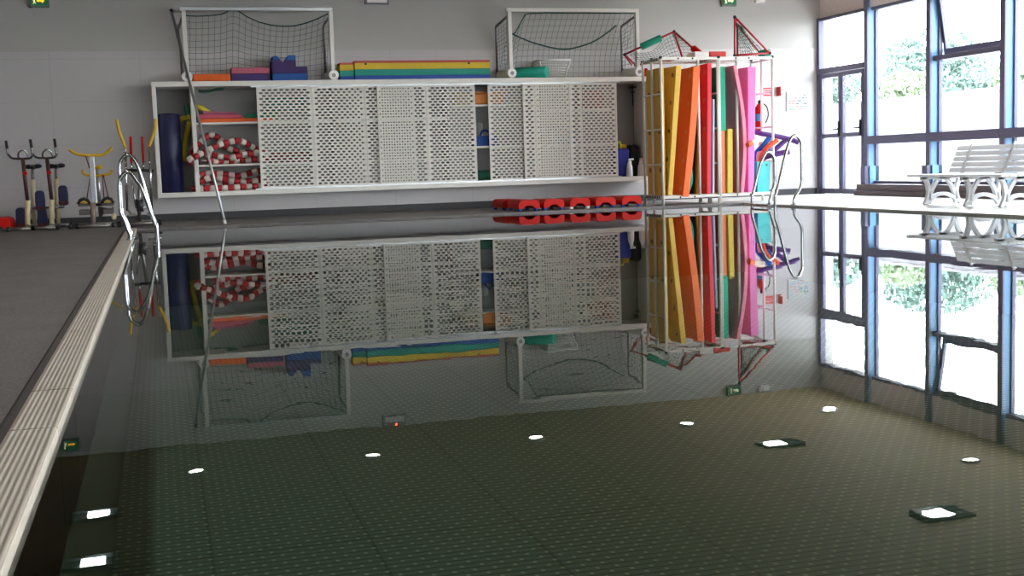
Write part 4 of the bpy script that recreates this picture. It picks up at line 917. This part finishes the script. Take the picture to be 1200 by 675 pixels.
# stepper
SY = 17.3
t = thing('aqua_stepper', 'stepper with two yellow handlebars and hanging maroon cords on the deck', 'stepper', (-.86, 17.4, DZ))
b = MB(); b.tube([(-1.17, SY-.1, DZ+.03), (-.56, SY-.1, DZ+.03)], .025, 10); b.tube([(-1.1, SY+.6, DZ+.03), (-.6, SY+.6, DZ+.03)], .025, 10); b.tube([(-.86, SY-.1, DZ+.035), (-.86, SY+.6, DZ+.035)], .022, 8); b.build('base_frame', DSTEEL, t)
for x in (-1.15, -1.06, -.6, -.52): MB().tube([(x-.02, SY-.1, DZ+.036), (x+.02, SY-.1, DZ+.036)], .036, 12).build('roller', BLACK, t)
b = MB(); b.tube([(-.86, SY, .05), (-.85, SY, .36)], .035, 12); b.build('lower_post', mat('dusty steel', 'a89488', .4, .5), t)
b = MB(); b.box(-.865, -.795, SY-.03, SY+.03, .36, 1.02); b.build('upper_post', ALU, t, bevel=.006)
b = MB(); b.tube([(-.77, SY+.25, .3), (-.775, SY+.25, .84)], .026, 10); b.build('second_post', ALU, t)
b = MB(); b.tube(smooth_path([(-1.105, 17.280, 1.085), (-1.054, 17.280, 1.044), (-0.969, 17.280, 1.007), (-0.818, 17.280, 0.997), (-0.687, 17.280, 0.999), (-0.619, 17.280, 1.037), (-0.560, 17.280, 1.093)], 5), .019, 10); b.build('handlebar', YEL, t)
b = MB(); b.tube(smooth_path([(-0.962, 17.500, 0.808), (-0.954, 17.500, 0.762), (-0.879, 17.500, 0.730), (-0.713, 17.500, 0.725), (-0.611, 17.500, 0.751), (-0.586, 17.500, 0.797)], 5), .019, 10); b.build('lower_handlebar', YEL, t)
b = MB(); b.tube([(-0.809, 17.550, 0.827), (-0.717, 17.500, 0.841)], .025, 10); b.build('saddle_grip', YEL, t)
CORD = mat('maroon cord', '6a2a34', .7)
for pts in ([(-0.904, 17.260, 0.999), (-0.860, 17.260, 0.827)], [(-0.862, 17.400, 0.735), (-0.921, 17.300, 0.427)], [(-0.709, 17.400, 0.730), (-0.703, 17.300, 0.407)], [(-0.698, 17.400, 0.730), (-0.647, 17.300, 0.417)]):
    MB().tube(pts, .008, 6).build('cord', CORD, t)
for x0 in (-1.04, -.735):
    b = MB(); b.box(x0, x0+.15, SY-.08, SY+.3, .315, .345); b.box(x0+.01, x0+.14, SY-.06, SY+.28, .2, .27); pd = b.build('pedal', mat('grey pedal', '5a5654', .5), t, bevel=.008)
    b = MB(); b.tube([(x0+.0, SY+.0, .345), (x0+.03, SY, .40), (x0+.075, SY, .42), (x0+.12, SY, .40), (x0+.15, SY, .345)], .022, 8); b.build('foot_strap', BLACK, pd)
    b = MB(); b.tube([(x0+.03, SY-.03, .36), (x0+.075, SY-.03, .375), (x0+.12, SY-.03, .36)], .012, 8); b.build('buckle', YEL, pd)
b = MB(); b.tube([(-1.0, SY+.1, .33), (-.6, SY+.1, .33)], .018, 8); b.prism([(-.79, .10), (-.68, .28), (-.79, .30)], 1, SY+.08, SY+.14); b.tube([(-.6, SY-.02, .3), (-.6, SY-.02, .2)], .008, 6); b.build('linkage', DGREY, t)
MB().ball((-.59, SY-.02, .16), .035, 12, 8, 0, (1, 1, 1.3)).build('counterweight', CREAM, t)
# elliptical
EY = 17.3
t = thing('elliptical_trainer', 'elliptical trainer with tall yellow arms and red handles behind the left ladder', 'trainer', (-.25, 17.5, DZ))
for p, q, r_, s_ in (((-0.472, 17.300, 1.470), (-0.458, 17.300, 1.332), (-0.385, 17.300, 1.089), (-0.415, 17.300, 0.234)), ((0.033, 17.300, 1.471), (0.013, 17.300, 1.322), (-0.079, 17.300, 1.093), (-0.090, 17.300, 0.244))):
    b = MB(); b.tube([r_, s_], .016, 10); ar = b.build('arm', STEEL, t)
    b = MB(); b.tube(smooth_path([p, q, r_], 5), .021, 10); b.build('grip', YEL, ar)
for p, q, r_ in (((-0.310, 17.320, 1.237), (-0.320, 17.320, 0.891), (-0.321, 17.320, 0.776)), ((-0.160, 17.320, 1.234), (-0.164, 17.320, 0.887), (-0.171, 17.320, 0.771))):
    b = MB(); b.tube([p, q], .018, 10); hd = b.build('red_handle', RED, t)
    b = MB(); b.tube([q, r_], .014, 10); b.build('handle_stem', STEEL, hd)
b = MB(); b.tube([(-0.404, 17.320, 0.784), (-0.037, 17.320, 0.767)], .02, 10); b.build('cross_bar', BLACK, t)
b = MB(); b.tube([(-0.216, 17.330, 0.772), (-0.270, 17.330, 0.052)], .024, 12); b.build('mast', DSTEEL, t)
b = MB(); b.tube([(-0.335, 17.300, 0.637), (-0.291, 17.300, 0.264)], .014, 8); b.tube([(-0.291, 17.300, 0.264), (-0.156, 17.300, 0.270)], .014, 8); b.build('link_rod', STEEL, t)
b = MB(); b.cyl((-.29, EY+.06, .30), (-.2, EY+.06, .30), .09, 20); b.build('crank_wheel', DGREY, t)
for x in (-.35, -.11):
    b = MB(); b.box(x-.05, x+.05, EY-.1, EY+.22, .16, .19); b.tube([(x, EY, .17), (x-.06 if x < -.2 else x+.03, EY, .25)], .014, 8); b.build('pedal', DSTEEL, t, bevel=.008)
b = MB(); b.tube([(-.52, EY, DZ+.035), (.0, EY, DZ+.035)], .03, 12); b.tube([(-.46, EY+.7, DZ+.035), (-.06, EY+.7, DZ+.035)], .03, 12); b.tube([(-.25, EY, DZ+.04), (-.25, EY+.7, DZ+.04)], .024, 10); b.build('base_frame', DSTEEL, t)
for x in (-.53, .01): MB().tube([(x-.02, EY, DZ+.04), (x+.02, EY, DZ+.04)], .04, 12).build('end_cap', BLACK, t)

# ------------------------------------------------------------------ light
w = bpy.data.worlds.new('sky'); SC.world = w; w.use_nodes = True; nt = w.node_tree; nt.nodes.clear()
tc = nt.nodes.new('ShaderNodeTexCoord'); sp = nt.nodes.new('ShaderNodeSeparateXYZ'); nt.links.new(tc.outputs['Generated'], sp.inputs[0])
rp = nt.nodes.new('ShaderNodeMapRange'); nt.links.new(sp.outputs[2], rp.inputs[0]); rp.inputs[1].default_value = -.05; rp.inputs[2].default_value = .7
mx = nt.nodes.new('ShaderNodeMix'); mx.data_type = 'RGBA'; nt.links.new(rp.outputs[0], mx.inputs[0]); mx.inputs[6].default_value = (1, 1, 1, 1); mx.inputs[7].default_value = (.82, .91, 1, 1)
bg = nt.nodes.new('ShaderNodeBackground'); nt.links.new(mx.outputs[2], bg.inputs[0]); bg.inputs[1].default_value = 15.0
ow = nt.nodes.new('ShaderNodeOutputWorld'); nt.links.new(bg.outputs[0], ow.inputs[0])
vs = SC.view_settings; vs.view_transform = 'Standard'; vs.look = 'None'; vs.exposure = 0.25; vs.gamma = 1; vs.use_curve_mapping = False
cy = SC.cycles; cy.use_denoising = True; cy.max_bounces = 10; cy.diffuse_bounces = 5; cy.glossy_bounces = 4; cy.transparent_max_bounces = 16; cy.sample_clamp_indirect = 6; cy.caustics_reflective = True; cy.blur_glossy = .5
